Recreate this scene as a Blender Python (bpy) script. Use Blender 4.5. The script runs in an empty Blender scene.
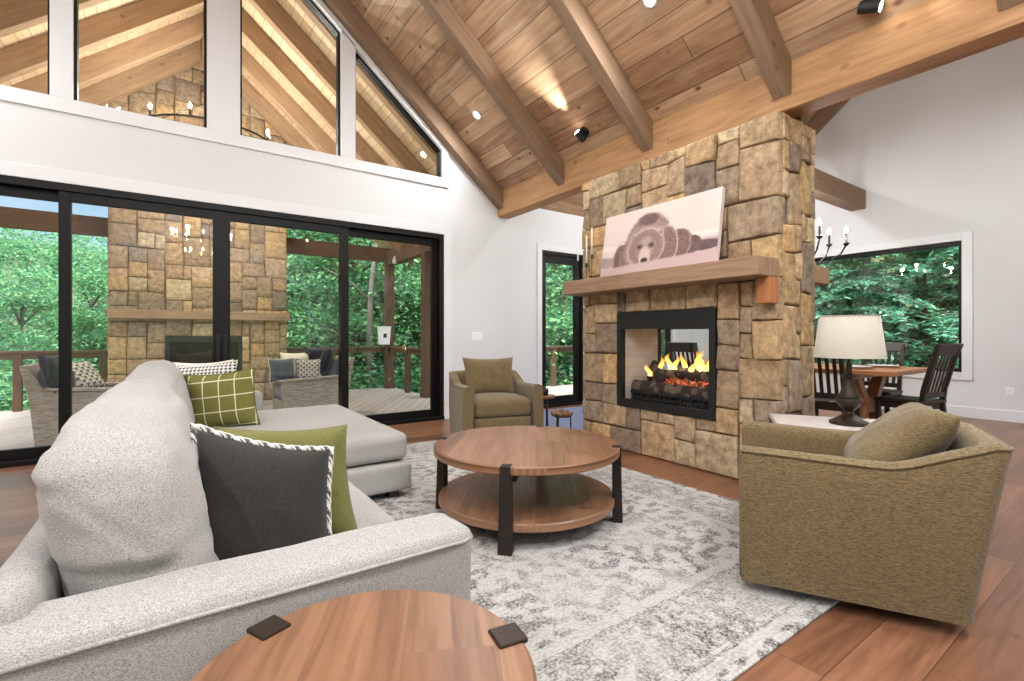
import bpy, bmesh, math, random
from mathutils import Vector, Matrix, noise
from mathutils.geometry import tessellate_polygon
random.seed(7)
sc = bpy.context.scene
COL = sc.collection
PI = math.pi
H_CAM = 1.1

# ------------------------------------------------------------------ helpers
def lin(c):
    out = []
    for v in c[:3]:
        v = v / 255.0
        out.append(v / 12.92 if v <= 0.04045 else ((v + 0.055) / 1.055) ** 2.4)
    return tuple(out) + (1.0,)

def V(*a): return Vector(a)

def uv_dir(bm, d):
    d = Vector(d).normalized()
    uvl = bm.loops.layers.uv.verify()
    bm.normal_update()
    for f in bm.faces:
        n = f.normal
        t = d - n * d.dot(n)
        if t.length < 0.2:
            t = Vector((0, 0, 1)) if abs(n.z) < 0.8 else Vector((1, 0, 0))
            t = t - n * t.dot(n)
        t.normalize()
        b = n.cross(t)
        if b.z + b.y * .5 + b.x * .25 < 0: b = -b
        for l in f.loops:
            l[uvl].uv = (l.vert.co.dot(t), l.vert.co.dot(b))

def obj(name, bm, mat, parent=None, smooth=False, uv=None, mw=None, recalc=True):
    if recalc: bmesh.ops.recalc_face_normals(bm, faces=bm.faces[:])
    if uv is not None: uv_dir(bm, uv)
    me = bpy.data.meshes.new(name)
    bm.to_mesh(me); bm.free()
    if isinstance(mat, (list, tuple)):
        for m in mat: me.materials.append(m)
    else: me.materials.append(mat)
    if smooth:
        for p in me.polygons: p.use_smooth = True
    o = bpy.data.objects.new(name, me); COL.objects.link(o)
    if parent is not None: o.parent = parent
    if mw is not None: o.matrix_local = mw
    return o

def autosmooth(o, ang=35):
    me = o.data
    for p in me.polygons: p.use_smooth = True
    bm = bmesh.new(); bm.from_mesh(me)
    for e in bm.edges:
        e.smooth = not (len(e.link_faces) == 2 and e.calc_face_angle(0) > math.radians(ang))
    bm.to_mesh(me); bm.free()
    return o

def tag(o, label, cat, group=None, kind=None):
    o['label'] = label; o['category'] = cat
    if group: o['group'] = group
    if kind: o['kind'] = kind
    return o

def struct(o, label=None, cat=None):
    o['kind'] = 'structure'
    if label: o['label'] = label
    if cat: o['category'] = cat
    return o

def thing(name, label, cat, loc=(0, 0, 0), rz=0, group=None, kind=None):
    o = bpy.data.objects.new(name, None); COL.objects.link(o)
    o.empty_display_size = .1
    o.location = loc; o.rotation_euler = (0, 0, rz)
    return tag(o, label, cat, group, kind)

def kids(o): return [c for c in bpy.data.objects if c.parent == o]

def copy_tree(o, parent=None):
    c = o.copy(); COL.objects.link(c)
    if parent is not None:
        c.parent = parent
    for ch in kids(o):
        if ch is not c: copy_tree(ch, c)
    return c

def merge(bm, b2, mw=None):
    if mw is not None: bmesh.ops.transform(b2, matrix=mw, verts=b2.verts[:])
    me = bpy.data.meshes.new('tmp'); b2.to_mesh(me); b2.free()
    bm.from_mesh(me); bpy.data.meshes.remove(me)

def NB(): return bmesh.new()

def box(bm, x0, x1, y0, y1, z0, z1, bev=0.0, seg=2, mw=None):
    b = bmesh.new()
    bmesh.ops.create_cube(b, size=1.0)
    for v in b.verts:
        v.co = Vector((x0 + (v.co.x + .5) * (x1 - x0), y0 + (v.co.y + .5) * (y1 - y0), z0 + (v.co.z + .5) * (z1 - z0)))
    if bev > 0:
        bmesh.ops.bevel(b, geom=b.edges[:], offset=bev, segments=seg, profile=0.5, affect='EDGES')
    merge(bm, b, mw)

def prism(bm, pts, vec, bev=0.0):
    b = bmesh.new()
    vec = Vector(vec)
    a = [b.verts.new(Vector(p)) for p in pts]
    c = [b.verts.new(Vector(p) + vec) for p in pts]
    n = len(pts)
    b.faces.new(a); b.faces.new(c[::-1])
    for i in range(n):
        b.faces.new((a[i], a[(i + 1) % n], c[(i + 1) % n], c[i]))
    bmesh.ops.recalc_face_normals(b, faces=b.faces[:])
    if bev > 0:
        bmesh.ops.bevel(b, geom=b.edges[:], offset=bev, segments=2, profile=0.5, affect='EDGES')
    merge(bm, b)

def beam_between(bm, p0, p1, w, d, up=(0, 0, 1), bev=0.004):
    p0 = Vector(p0); p1 = Vector(p1)
    z = (p1 - p0); L = z.length; z.normalize()
    up = Vector(up)
    if abs(z.dot(up)) > .97: up = Vector((1, 0, 0))
    x = up.cross(z).normalized(); y = z.cross(x)
    mw = Matrix((x, y, z)).transposed().to_4x4(); mw.translation = p0
    box(bm, -w / 2, w / 2, -d / 2, d / 2, 0, L, bev, 1, mw)

def tube(bm, pts, r, seg=10, closed=False, caps=True):
    pts = [Vector(p) for p in pts]; n = len(pts)
    rs = r if isinstance(r, (list, tuple)) else [r] * n
    rings = []; prev = None
    for i, p in enumerate(pts):
        a = pts[(i - 1) % n] if (closed or i > 0) else p
        b = pts[(i + 1) % n] if (closed or i < n - 1) else p
        t = (b - a).normalized()
        if prev is None:
            ref = Vector((0, 0, 1)) if abs(t.z) < .9 else Vector((1, 0, 0))
            x = ref.cross(t).normalized()
        else:
            x = (prev - t * prev.dot(t))
            x = x.normalized() if x.length > 1e-6 else Vector((1, 0, 0))
        prev = x; y = t.cross(x)
        rings.append([bm.verts.new(p + (x * math.cos(2 * PI * k / seg) + y * math.sin(2 * PI * k / seg)) * rs[i]) for k in range(seg)])
    m = n if closed else n - 1
    for i in range(m):
        A, B = rings[i], rings[(i + 1) % n]
        for k in range(seg):
            bm.faces.new((A[k], A[(k + 1) % seg], B[(k + 1) % seg], B[k]))
    if caps and not closed:
        bm.faces.new(rings[0][::-1]); bm.faces.new(rings[-1])

def lathe(bm, prof, cx=0, cy=0, seg=32, cz=0):
    rings = []
    for (r, z) in prof:
        if r < 1e-5: rings.append([bm.verts.new((cx, cy, z + cz))])
        else: rings.append([bm.verts.new((cx + r * math.cos(2 * PI * k / seg), cy + r * math.sin(2 * PI * k / seg), z + cz)) for k in range(seg)])
    for A, B in zip(rings, rings[1:]):
        for k in range(seg):
            k2 = (k + 1) % seg
            if len(A) == 1 and len(B) == 1: continue
            if len(A) == 1: bm.faces.new((A[0], B[k], B[k2]))
            elif len(B) == 1: bm.faces.new((A[k], A[k2], B[0]))
            else: bm.faces.new((A[k], A[k2], B[k2], B[k]))

def poly_wall(bm, outer, holes, to3d, thick):
    """polygon with holes -> solid of given thickness; to3d(u, v, t)"""
    loops = [outer] + holes
    flat = [p for lp in loops for p in lp]
    tris = tessellate_polygon([[Vector((p[0], p[1], 0)) for p in lp] for lp in loops])
    a = [bm.verts.new(to3d(p[0], p[1], 0)) for p in flat]
    b = [bm.verts.new(to3d(p[0], p[1], thick)) for p in flat]
    for t in tris:
        try:
            bm.faces.new([a[i] for i in t]); bm.faces.new([b[i] for i in reversed(t)])
        except ValueError: pass
    k = 0
    for lp in loops:
        n = len(lp)
        for i in range(n):
            i0, i1 = k + i, k + (i + 1) % n
            bm.faces.new((a[i0], a[i1], b[i1], b[i0]))
        k += n

def rect(u0, u1, v0, v1): return [(u0, v0), (u1, v0), (u1, v1), (u0, v1)]

def soft_box(hx, hy, hz, r, puff=(0, 0, 0), n=14, wr=0.0, seed=0, wscale=5.0):
    """upholstered block centred on the origin"""
    b = bmesh.new()
    bmesh.ops.create_cube(b, size=2.0)
    bmesh.ops.subdivide_edges(b, edges=b.edges[:], cuts=n, use_grid_fill=True)
    h = (hx, hy, hz)
    for v in b.verts:
        p = v.co.copy()
        q = []; d = []
        for i in range(3):
            # push samples towards the rims so that the rounding is well sampled
            t = p[i]; t = math.copysign(abs(t) ** 0.75, t)
            a = t * h[i]
            lim = max(h[i] - r, 0)
            c = max(-lim, min(lim, a))
            q.append(c); d.append(a - c)
        d = Vector(d); q = Vector(q)
        if d.length > 1e-6: d.normalize()
        nrm = d.copy()
        co = q + d * r
        ux, uy, uz = co.x / hx, co.y / hy, co.z / hz
        co.z += puff[2] * (1 - ux * ux) * (1 - uy * uy) * (1 if co.z > 0 else -1) * min(1, abs(uz) * 1.2)
        co.x += puff[0] * (1 - uz * uz) * (1 - uy * uy) * (1 if co.x > 0 else -1) * min(1, abs(ux) * 1.2)
        co.y += puff[1] * (1 - uz * uz) * (1 - ux * ux) * (1 if co.y > 0 else -1) * min(1, abs(uy) * 1.2)
        if wr > 0:
            s = co * wscale + Vector((seed * 3.1, seed * 1.7, seed))
            w = noise.noise(s) + .5 * noise.noise(s * 2.3)
            rid = 1 - abs(noise.noise(Vector((co.x * wscale * .6, co.y * wscale * .5, co.z * wscale * 2.2)) + Vector((seed, 0, seed * 2))))
            co += nrm * wr * (w + (rid ** 8) * -.8)
        v.co = co
    return b

def pillow(w, h, T, n=18, wr=.004, seed=0):
    """square cushion in the XZ plane, thickness along Y, centred"""
    b = bmesh.new()
    V0 = {}
    for s in (-1, 1):
        for i in range(n + 1):
            for j in range(n + 1):
                u = -1 + 2 * i / n; v = -1 + 2 * j / n
                edge = i in (0, n) or j in (0, n)
                key = (i, j, 0 if edge else s)
                if key in V0: continue
                t = T * (max(0, (1 - u ** 4) * (1 - v ** 4))) ** .6
                x = w * u * (.9 + .10 * v * v); z = h * v * (.9 + .10 * u * u)
                co = Vector((x, s * t, z)) if not edge else Vector((x, 0, z))
                if not edge:
                    k = Vector((x * 7 + seed, z * 7, s * 3 + seed))
                    co.y += s * wr * 2 * noise.noise(k) + s * wr * noise.noise(k * 2.2)
                V0[key] = b.verts.new(co)
    for s in (-1, 1):
        for i in range(n):
            for j in range(n):
                q = []
                for (a, c) in ((i, j), (i + 1, j), (i + 1, j + 1), (i, j + 1)):
                    e = a in (0, n) or c in (0, n)
                    q.append(V0[(a, c, 0 if e else s)])
                b.faces.new(q if s < 0 else q[::-1])
    uvl = b.loops.layers.uv.verify()
    for f in b.faces:
        for l in f.loops:
            l[uvl].uv = (l.vert.co.x / w * .5 + .5, l.vert.co.z / h * .5 + .5)
    return b

def pillow_rim(w, h, n=24):
    pts = []
    for side in range(4):
        for k in range(n):
            t = -1 + 2 * k / n
            u, v = ((t, -1), (1, t), (-t, 1), (-1, -t))[side]
            pts.append(Vector((w * u * (.9 + .10 * v * v), 0, h * v * (.9 + .10 * u * u))))
    return pts

def frame_m(c, xd, zd):
    x = Vector(xd).normalized(); z = Vector(zd); z = (z - x * z.dot(x)).normalized(); y = z.cross(x)
    m = Matrix((x, y, z)).transposed().to_4x4(); m.translation = Vector(c)
    return m

# ------------------------------------------------------------------ materials
def new_mat(name):
    m = bpy.data.materials.new(name); m.use_nodes = True
    nt = m.node_tree; nt.nodes.clear()
    out = nt.nodes.new('ShaderNodeOutputMaterial')
    bs = nt.nodes.new('ShaderNodeBsdfPrincipled')
    nt.links.new(bs.outputs[0], out.inputs[0])
    return m, nt, bs, out

class NT:
    def __init__(s, nt): s.nt = nt
    def n(s, t, **kw):
        nd = s.nt.nodes.new(t)
        for k, v in kw.items():
            if k in ('operation', 'data_type', 'blend_type', 'noise_dimensions', 'feature', 'wave_type', 'bands_direction', 'attribute_name', 'distance', 'voronoi_dimensions', 'interpolation_type'):
                setattr(nd, k, v)
        return nd
    def lk(s, a, b): s.nt.links.new(a, b)
    def math(s, op, a, b=None, c=None):
        nd = s.nt.nodes.new('ShaderNodeMath'); nd.operation = op
        for i, x in enumerate((a, b, c)):
            if x is None: continue
            if isinstance(x, (int, float)): nd.inputs[i].default_value = x
            else: s.lk(x, nd.inputs[i])
        return nd.outputs[0]
    def mix(s, fac, a, b, bt='MIX'):
        nd = s.nt.nodes.new('ShaderNodeMix'); nd.data_type = 'RGBA'; nd.blend_type = bt
        for sock, x in ((nd.inputs[0], fac), (nd.inputs[6], a), (nd.inputs[7], b)):
            if isinstance(x, (int, float)): sock.default_value = x
            elif isinstance(x, tuple): sock.default_value = x
            else: s.lk(x, sock)
        return nd.outputs[2]
    def ramp(s, fac, stops):
        nd = s.nt.nodes.new('ShaderNodeValToRGB'); cr = nd.color_ramp
        while len(cr.elements) > 1: cr.elements.remove(cr.elements[-1])
        for i, (p, c) in enumerate(stops):
            e = cr.elements[0] if i == 0 else cr.elements.new(p)
            e.position = p; e.color = c if len(c) == 4 else tuple(c) + (1,)
        s.lk(fac, nd.inputs[0]); return nd.outputs[0]
    def noise(s, vec, scale, detail=3, rough=.55, dist=0.0):
        nd = s.nt.nodes.new('ShaderNodeTexNoise')
        nd.inputs['Scale'].default_value = scale; nd.inputs['Detail'].default_value = detail
        nd.inputs['Roughness'].default_value = rough; nd.inputs['Distortion'].default_value = dist
        if vec is not None: s.lk(vec, nd.inputs['Vector'])
        return nd.outputs['Fac']
    def comb(s, x, y, z):
        nd = s.nt.nodes.new('ShaderNodeCombineXYZ')
        for i, q in enumerate((x, y, z)):
            if isinstance(q, (int, float)): nd.inputs[i].default_value = q
            else: s.lk(q, nd.inputs[i])
        return nd.outputs[0]
    def uv(s):
        nd = s.nt.nodes.new('ShaderNodeTexCoord'); sp = s.nt.nodes.new('ShaderNodeSeparateXYZ')
        s.lk(nd.outputs['UV'], sp.inputs[0]); return sp.outputs[0], sp.outputs[1]
    def objc(s): return s.nt.nodes.new('ShaderNodeTexCoord').outputs['Object']
    def bump(s, h, strength, dist, bs):
        nd = s.nt.nodes.new('ShaderNodeBump'); nd.inputs['Strength'].default_value = strength; nd.inputs['Distance'].default_value = dist
        s.lk(h, nd.inputs['Height']); s.lk(nd.outputs[0], bs.inputs['Normal'])

def plain(name, c, rough=.6, metal=0.0, bump=0.0, spec=.5, bscale=60):
    m, nt, bs, out = new_mat(name)
    bs.inputs['Base Color'].default_value = lin(c); bs.inputs['Roughness'].default_value = rough
    bs.inputs['Metallic'].default_value = metal; bs.inputs['Specular IOR Level'].default_value = spec
    if bump > 0:
        k = NT(nt); k.bump(k.noise(k.objc(), bscale, 4), bump, .01, bs)
    return m

def wood(name, cols, pw=.18, pl=1.8, grain=.45, gsc=40, knots=.5, rough=.5, gap=.7, seed=0, gapw=.006, streak=0.0, spec=.4):
    m, nt, bs, out = new_mat(name); k = NT(nt)
    u, v = k.uv()
    oi = nt.nodes.new('ShaderNodeObjectInfo').outputs['Random']
    vv = k.math('ADD', k.math('DIVIDE', v, pw), seed + .37)
    row = k.math('FLOOR', vv)
    wn = nt.nodes.new('ShaderNodeTexWhiteNoise'); wn.noise_dimensions = '1D'; k.lk(row, wn.inputs['W'])
    uu = k.math('ADD', k.math('DIVIDE', u, pl), k.math('MULTIPLY', wn.outputs[0], 7.3))
    colm = k.math('FLOOR', uu)
    wn2 = nt.nodes.new('ShaderNodeTexWhiteNoise'); wn2.noise_dimensions = '3D'
    k.lk(k.comb(row, colm, oi), wn2.inputs['Vector'])
    rnd = wn2.outputs[0]
    gv = k.comb(k.math('ADD', k.math('MULTIPLY', u, gsc * .07), k.math('MULTIPLY', rnd, 40)), k.math('MULTIPLY', v, gsc), k.math('MULTIPLY', rnd, 17))
    g1 = k.noise(gv, 1.0, 5, .6, .6)
    gv2 = k.comb(k.math('ADD', k.math('MULTIPLY', u, 1.3), k.math('MULTIPLY', rnd, 23)), k.math('MULTIPLY', v, 7.0), rnd)
    g2 = k.noise(gv2, 1.0, 3, .5, 1.2)
    n = len(cols)
    base = k.ramp(k.math('ADD', k.math('MULTIPLY', rnd, .75), k.math('MULTIPLY', k.math('SUBTRACT', g2, .35), .5)), [(i / max(1, n - 1), lin(c)) for i, c in enumerate(cols)])
    dark = k.mix(1.0, base, (.42, .36, .32, 1), 'MULTIPLY')
    gr = nt.nodes.new('ShaderNodeMapRange'); gr.inputs[1].default_value = .42; gr.inputs[2].default_value = .72
    k.lk(g1, gr.inputs[0])
    c = k.mix(k.math('MULTIPLY', gr.outputs[0], grain), base, dark)
    hgt = k.math('MULTIPLY', g1, -1.0)
    if knots > 0:
        vo = nt.nodes.new('ShaderNodeTexVoronoi'); vo.inputs['Scale'].default_value = 1.0
        k.lk(k.comb(k.math('ADD', k.math('MULTIPLY', u, 3.0), k.math('MULTIPLY', rnd, 9)), k.math('MULTIPLY', v, 4.6), rnd), vo.inputs['Vector'])
        dd = k.math('ADD', vo.outputs['Distance'], k.math('MULTIPLY', k.math('SUBTRACT', g2, .5), .08))
        kk = nt.nodes.new('ShaderNodeMapRange'); kk.inputs[1].default_value = .13; kk.inputs[2].default_value = .03
        k.lk(dd, kk.inputs[0])
        c = k.mix(k.math('MULTIPLY', kk.outputs[0], knots), c, k.mix(1.0, base, (.16, .08, .05, 1), 'MULTIPLY'))
    if streak > 0:
        s2 = k.noise(k.comb(k.math('MULTIPLY', u, .9), k.math('MULTIPLY', v, 3), oi), 1.0, 4, .6, 1.0)
        mr = nt.nodes.new('ShaderNodeMapRange'); mr.inputs[1].default_value = .5; mr.inputs[2].default_value = .75; k.lk(s2, mr.inputs[0])
        c = k.mix(k.math('MULTIPLY', mr.outputs[0], streak), c, k.mix(1.0, base, (.35, .3, .28, 1), 'MULTIPLY'))
    if gap > 0:
        fv = k.math('FRACT', vv); fu = k.math('FRACT', uu)
        ev = k.math('MULTIPLY', k.math('MINIMUM', fv, k.math('SUBTRACT', 1.0, fv)), pw)
        eu = k.math('MULTIPLY', k.math('MINIMUM', fu, k.math('SUBTRACT', 1.0, fu)), pl)
        e = k.math('MINIMUM', ev, eu)
        gm = k.math('LESS_THAN', e, gapw * .5)
        c = k.mix(k.math('MULTIPLY', gm, gap), c, k.mix(1.0, base, (.12, .09, .07, 1), 'MULTIPLY'))
        hgt = k.math('SUBTRACT', hgt, k.math('MULTIPLY', gm, 2.0))
    k.lk(c, bs.inputs['Base Color']); bs.inputs['Roughness'].default_value = rough
    bs.inputs['Specular IOR Level'].default_value = spec
    k.bump(hgt, .12, .006, bs)
    return m

def fabric(name, c1, c2, scale=220, stretch=(1, 1, 1), contrast=.5, rough=.95, bump=.35, c3=None, sheen=.2):
    m, nt, bs, out = new_mat(name); k = NT(nt)
    mp = nt.nodes.new('ShaderNodeMapping'); mp.inputs['Scale'].default_value = stretch
    k.lk(k.objc(), mp.inputs[0])
    a = k.noise(mp.outputs[0], scale, 2, .7)
    mp2 = nt.nodes.new('ShaderNodeMapping'); mp2.inputs['Scale'].default_value = (stretch[1] , stretch[0], stretch[2]*1.4)
    k.lk(k.objc(), mp2.inputs[0])
    b = k.noise(mp2.outputs[0], scale * .55, 2, .6)
    f = k.math('MULTIPLY', k.math('ADD', a, b), .5)
    lo, hi = .5 - .16 / max(contrast, .05) * .5, .5 + .16 / max(contrast, .05) * .5
    stops = [(max(0, lo), lin(c1)), (min(1, hi), lin(c2))]
    if c3: stops = [(max(0, lo - .06), lin(c3))] + stops
    c = k.ramp(f, stops)
    big = k.noise(k.objc(), 3.0, 2)
    c = k.mix(k.math('MULTIPLY', big, .12), c, k.mix(1.0, c, (.7, .7, .7, 1), 'MULTIPLY'))
    k.lk(c, bs.inputs['Base Color']); bs.inputs['Roughness'].default_value = rough
    bs.inputs['Specular IOR Level'].default_value = .2
    bs.inputs['Sheen Weight'].default_value = sheen; bs.inputs['Sheen Roughness'].default_value = .5
    k.bump(f, bump, .004, bs)
    return m

def emit(name, c, s):
    m = bpy.data.materials.new(name); m.use_nodes = True; nt = m.node_tree; nt.nodes.clear()
    o = nt.nodes.new('ShaderNodeOutputMaterial'); e = nt.nodes.new('ShaderNodeEmission')
    e.inputs[0].default_value = lin(c); e.inputs[1].default_value = s
    nt.links.new(e.outputs[0], o.inputs[0]); return m

def glass(name, tint=(1, 1, 1, 1), ior=1.5):
    m = bpy.data.materials.new(name); m.use_nodes = True; nt = m.node_tree; nt.nodes.clear()
    o = nt.nodes.new('ShaderNodeOutputMaterial'); mx = nt.nodes.new('ShaderNodeMixShader')
    t = nt.nodes.new('ShaderNodeBsdfTransparent'); g = nt.nodes.new('ShaderNodeBsdfGlossy'); f = nt.nodes.new('ShaderNodeFresnel')
    t.inputs[0].default_value = tint; g.inputs['Roughness'].default_value = 0.0; f.inputs[0].default_value = ior
    ge = nt.nodes.new('ShaderNodeNewGeometry'); iv = nt.nodes.new('ShaderNodeMath'); iv.operation = 'SUBTRACT'; iv.inputs[0].default_value = 1.0
    ml = nt.nodes.new('ShaderNodeMath'); ml.operation = 'MULTIPLY'      # one reflection per pane, on the face the light enters by
    nt.links.new(ge.outputs['Backfacing'], iv.inputs[1]); nt.links.new(iv.outputs[0], ml.inputs[0]); nt.links.new(f.outputs[0], ml.inputs[1])
    nt.links.new(ml.outputs[0], mx.inputs[0]); nt.links.new(t.outputs[0], mx.inputs[1]); nt.links.new(g.outputs[0], mx.inputs[2])
    nt.links.new(mx.outputs[0], o.inputs[0]); return m

def attr_mat(name, rough=.9, nscale=14, namt=.35, bump=.5, fine=70, transl=0.0, spec=.3):
    m, nt, bs, out = new_mat(name); k = NT(nt)
    at = nt.nodes.new('ShaderNodeAttribute'); at.attribute_name = 'Col'
    c = at.outputs['Color']
    if namt > 0:
        a = k.noise(k.objc(), nscale, 5, .65); b = k.noise(k.objc(), fine, 3, .6)
        f = k.math('ADD', k.math('MULTIPLY', a, .65), k.math('MULTIPLY', b, .35))
        dk = k.mix(1.0, c, (.45, .40, .36, 1), 'MULTIPLY'); lt = k.mix(1.0, c, (1.35, 1.32, 1.25, 1), 'MULTIPLY')
        mr = nt.nodes.new('ShaderNodeMapRange'); mr.inputs[1].default_value = .35; mr.inputs[2].default_value = .65; k.lk(f, mr.inputs[0])
        c2 = k.mix(mr.outputs[0], dk, lt)
        c = k.mix(namt, c, c2)
        if bump > 0: k.bump(f, bump, .02, bs)
    k.lk(c, bs.inputs['Base Color']); bs.inputs['Roughness'].default_value = rough
    bs.inputs['Specular IOR Level'].default_value = spec
    if transl > 0:
        tr = nt.nodes.new('ShaderNodeBsdfTranslucent'); k.lk(c, tr.inputs[0])
        mx = nt.nodes.new('ShaderNodeMixShader'); mx.inputs[0].default_value = transl
        k.lk(bs.outputs[0], mx.inputs[1]); k.lk(tr.outputs[0], mx.inputs[2]); k.lk(mx.outputs[0], out.inputs[0])
    return m

M = {}
M['wall'] = plain('white_wall_paint', (216, 217, 218), .7, bump=.03, bscale=200)
M['trim'] = plain('white_trim_paint', (222, 223, 225), .45)
M['black'] = plain('black_door_metal', (9, 8, 8), .5, spec=.25)
M['matte_black'] = plain('matte_black', (16, 16, 17), .6)
M['iron'] = plain('dark_iron', (40, 36, 33), .45, .6)
M['floor'] = wood('hickory_floor', [(98, 64, 45), (126, 86, 62), (146, 102, 76), (108, 72, 51)], .19, 1.7, .7, 30, .8, .33, .75, 1, .003, .5, .5)
M['ceil'] = wood('knotty_pine_ceiling', [(184, 146, 112), (206, 174, 140), (156, 118, 88), (216, 190, 158)], .205, 2.6, .6, 26, .95, .55, .85, 3, .007, .35, .3)
M['rafter'] = wood('stained_rafter', [(140, 114, 92), (152, 126, 102), (130, 104, 84)], 6, 12, .5, 30, .45, .65, 0, 5, .006, .3, .25)
M['beam'] = wood('rough_sawn_beam', [(176, 134, 94), (194, 152, 110), (158, 118, 80)], 6, 12, .5, 34, .6, .7, 0, 8, .006, .6, .25)
M['mantel'] = wood('mantel_timber', [(164, 134, 108), (176, 146, 120), (150, 120, 96)], 6, 12, .55, 42, .4, .7, 0, 2, .006, .5, .25)
M['corbel'] = wood('cedar_corbel', [(178, 116, 72), (188, 126, 82)], 6, 12, .4, 30, .3, .7, 0, 4)
M['porchceil'] = wood('porch_pine', [(214, 184, 146), (226, 200, 164), (204, 172, 134)], .15, 2.4, .3, 26, .4, .6, .7, 3, .007, .1, .2)
M['porchraft'] = wood('porch_rafter_wood', [(164, 134, 104), (178, 148, 118), (150, 120, 92)], 6, 12, .45, 28, .5, .65, 0, 7, .006, .3, .2)
M['porchbeam'] = wood('porch_beam_wood', [(96, 76, 62), (106, 84, 69), (86, 68, 55)], 6, 12, .4, 28, .3, .7, 0, 9, .006, .3, .2)
M['deck'] = wood('weathered_deck', [(176, 164, 156), (192, 180, 172), (166, 152, 144)], .14, 3.6, .3, 40, .15, .7, .8, 2, .01, .15, .3)
M['tabletop'] = wood('acacia_top', [(138, 98, 72), (154, 114, 86), (120, 84, 60), (164, 124, 96)], .16, 9, .8, 34, .4, .34, .18, 6, .002, .3, .45)
M['dtable'] = wood('dining_oak', [(176, 122, 84), (190, 136, 96)], .15, 9, .4, 30, .2, .4, .2, 3, .002, .2, .45)
M['espresso'] = plain('espresso_wood', (38, 28, 24), .4, bump=.05)
M['darkleg'] = wood('dark_hewn_leg', [(30, 21, 15), (40, 29, 22)], 6, 12, .6, 50, 0, .6, 0, 2)
M['stone'] = attr_mat('ledge_stone', .92, 15, 1.0, .8, 130)
M['mortar'] = plain('tan_mortar', (104, 82, 58), .95, bump=.4, bscale=90)
M['sofa'] = fabric('heathered_grey_linen', (134, 131, 127), (184, 181, 177), 520, (1, 1, 1.5), .9, c3=(96, 93, 89), bump=.2)
M['olive'] = fabric('olive_chenille', (84, 71, 48), (132, 114, 82), 130, (.8, .8, 5.5), .9, c3=(56, 46, 30), bump=.4)
M['charcoal'] = fabric('charcoal_linen', (44, 42, 40), (60, 57, 54), 300, (1, 1, 1), .6, bump=.2, sheen=.1)
M['green'] = fabric('moss_green_linen', (98, 97, 52), (116, 114, 66), 300, (1, 1, 1), .6, bump=.2, sheen=.1)
M['navy'] = fabric('navy_outdoor_fabric', (22, 27, 42), (34, 40, 58), 200, (1, 1, 1), .6)
M['slate'] = fabric('slate_outdoor_fabric', (74, 82, 94), (92, 100, 112), 200, (1, 1, 1), .6)
M['wicker'] = fabric('grey_wicker', (138, 128, 116), (188, 178, 164), 60, (.35, .35, 3.4), .9, bump=.7, c3=(98, 90, 80), sheen=0)
M['shade'] = fabric('linen_lampshade', (176, 170, 156), (190, 184, 170), 240, (1, 1, 1), .6, bump=.1)
M['bronze'] = plain('aged_bronze', (52, 40, 32), .38, .5, bump=.08)
M['cream'] = plain('cream_wax', (236, 226, 204), .5)
M['glass'] = glass('window_glass', (.95, .97, .97, 1), 1.75)
M['bulb'] = emit('warm_bulb', (255, 232, 200), 40)
M['lightdisc'] = emit('downlight_lens', (255, 246, 232), 30)
M['liner'] = plain('pale_firebrick', (196, 178, 164), .9)
M['log'] = attr_mat('charred_log', .95, 20, .8, .9, 80)
M['white'] = plain('white_plastic', (240, 240, 240), .4)
M['skysheen'] = fabric('sky_reflection_blue', (92, 104, 140), (112, 122, 156), 160, (1, 1, 1), .6)  # blue of the sky reflected in the floor, painted as a colour
M['porcelain'] = plain('white_porcelain', (226, 226, 228), .25)
M['lamptop'] = wood('whitewashed_top', [(196, 188, 182), (208, 200, 194)], .2, 9, .3, 30, .1, .35, .2, 2, .003, .2, .5)
M['leaf'] = attr_mat('leaf', .6, 1, 0, 0, transl=.35, spec=.3)
M['bark'] = plain('grey_bark', (112, 106, 100), .95, bump=.8, bscale=18)
M['soil'] = plain('forest_floor', (70, 78, 44), 1.0, bump=.5, bscale=2)
M['slat'] = M['espresso']

def plaid_mat():
    m, nt, bs, out = new_mat('moss_windowpane_plaid'); k = NT(nt)
    u, v = k.uv()
    def lines(x, nn, off):
        f = k.math('FRACT', k.math('ADD', k.math('MULTIPLY', x, nn), off))
        return k.math('LESS_THAN', k.math('ABSOLUTE', k.math('SUBTRACT', f, .5)), .035)
    w = k.noise(k.objc(), 300, 2)
    a = k.math('MAXIMUM', lines(u, 4.6, .1), lines(v, 3.9, .2))
    base = k.ramp(w, [(.3, lin((102, 100, 50))), (.7, lin((122, 120, 66)))])
    c = k.mix(k.math('MULTIPLY', a, .85), base, lin((222, 216, 186)))
    k.lk(c, bs.inputs['Base Color']); bs.inputs['Roughness'].default_value = .95; bs.inputs['Specular IOR Level'].default_value = .2
    k.bump(w, .25, .003, bs); return m

def check_mat(name, ca, cb, sc_, sk=0.5):
    m, nt, bs, out = new_mat(name); k = NT(nt)
    u, v = k.uv()
    x = k.math('MULTIPLY', u, sc_); y = k.math('MULTIPLY', v, sc_)
    x2 = k.math('ADD', x, k.math('MULTIPLY', y, sk)); y2 = k.math('SUBTRACT', y, k.math('MULTIPLY', x, sk))
    f1 = k.math('LESS_THAN', k.math('FRACT', x2), .5); f2 = k.math('LESS_THAN', k.math('FRACT', y2), .5)
    f3 = k.math('LESS_THAN', k.math('FRACT', k.math('MULTIPLY', k.math('ADD', x, y), 2.0)), .35)
    f = k.math('MAXIMUM', k.math('MULTIPLY', f1, f2), k.math('MULTIPLY', f3, k.math('ABSOLUTE', k.math('SUBTRACT', f1, f2))))
    c = k.mix(f, lin(ca), lin(cb))
    k.lk(c, bs.inputs['Base Color']); bs.inputs['Roughness'].default_value = .95; return m

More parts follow.
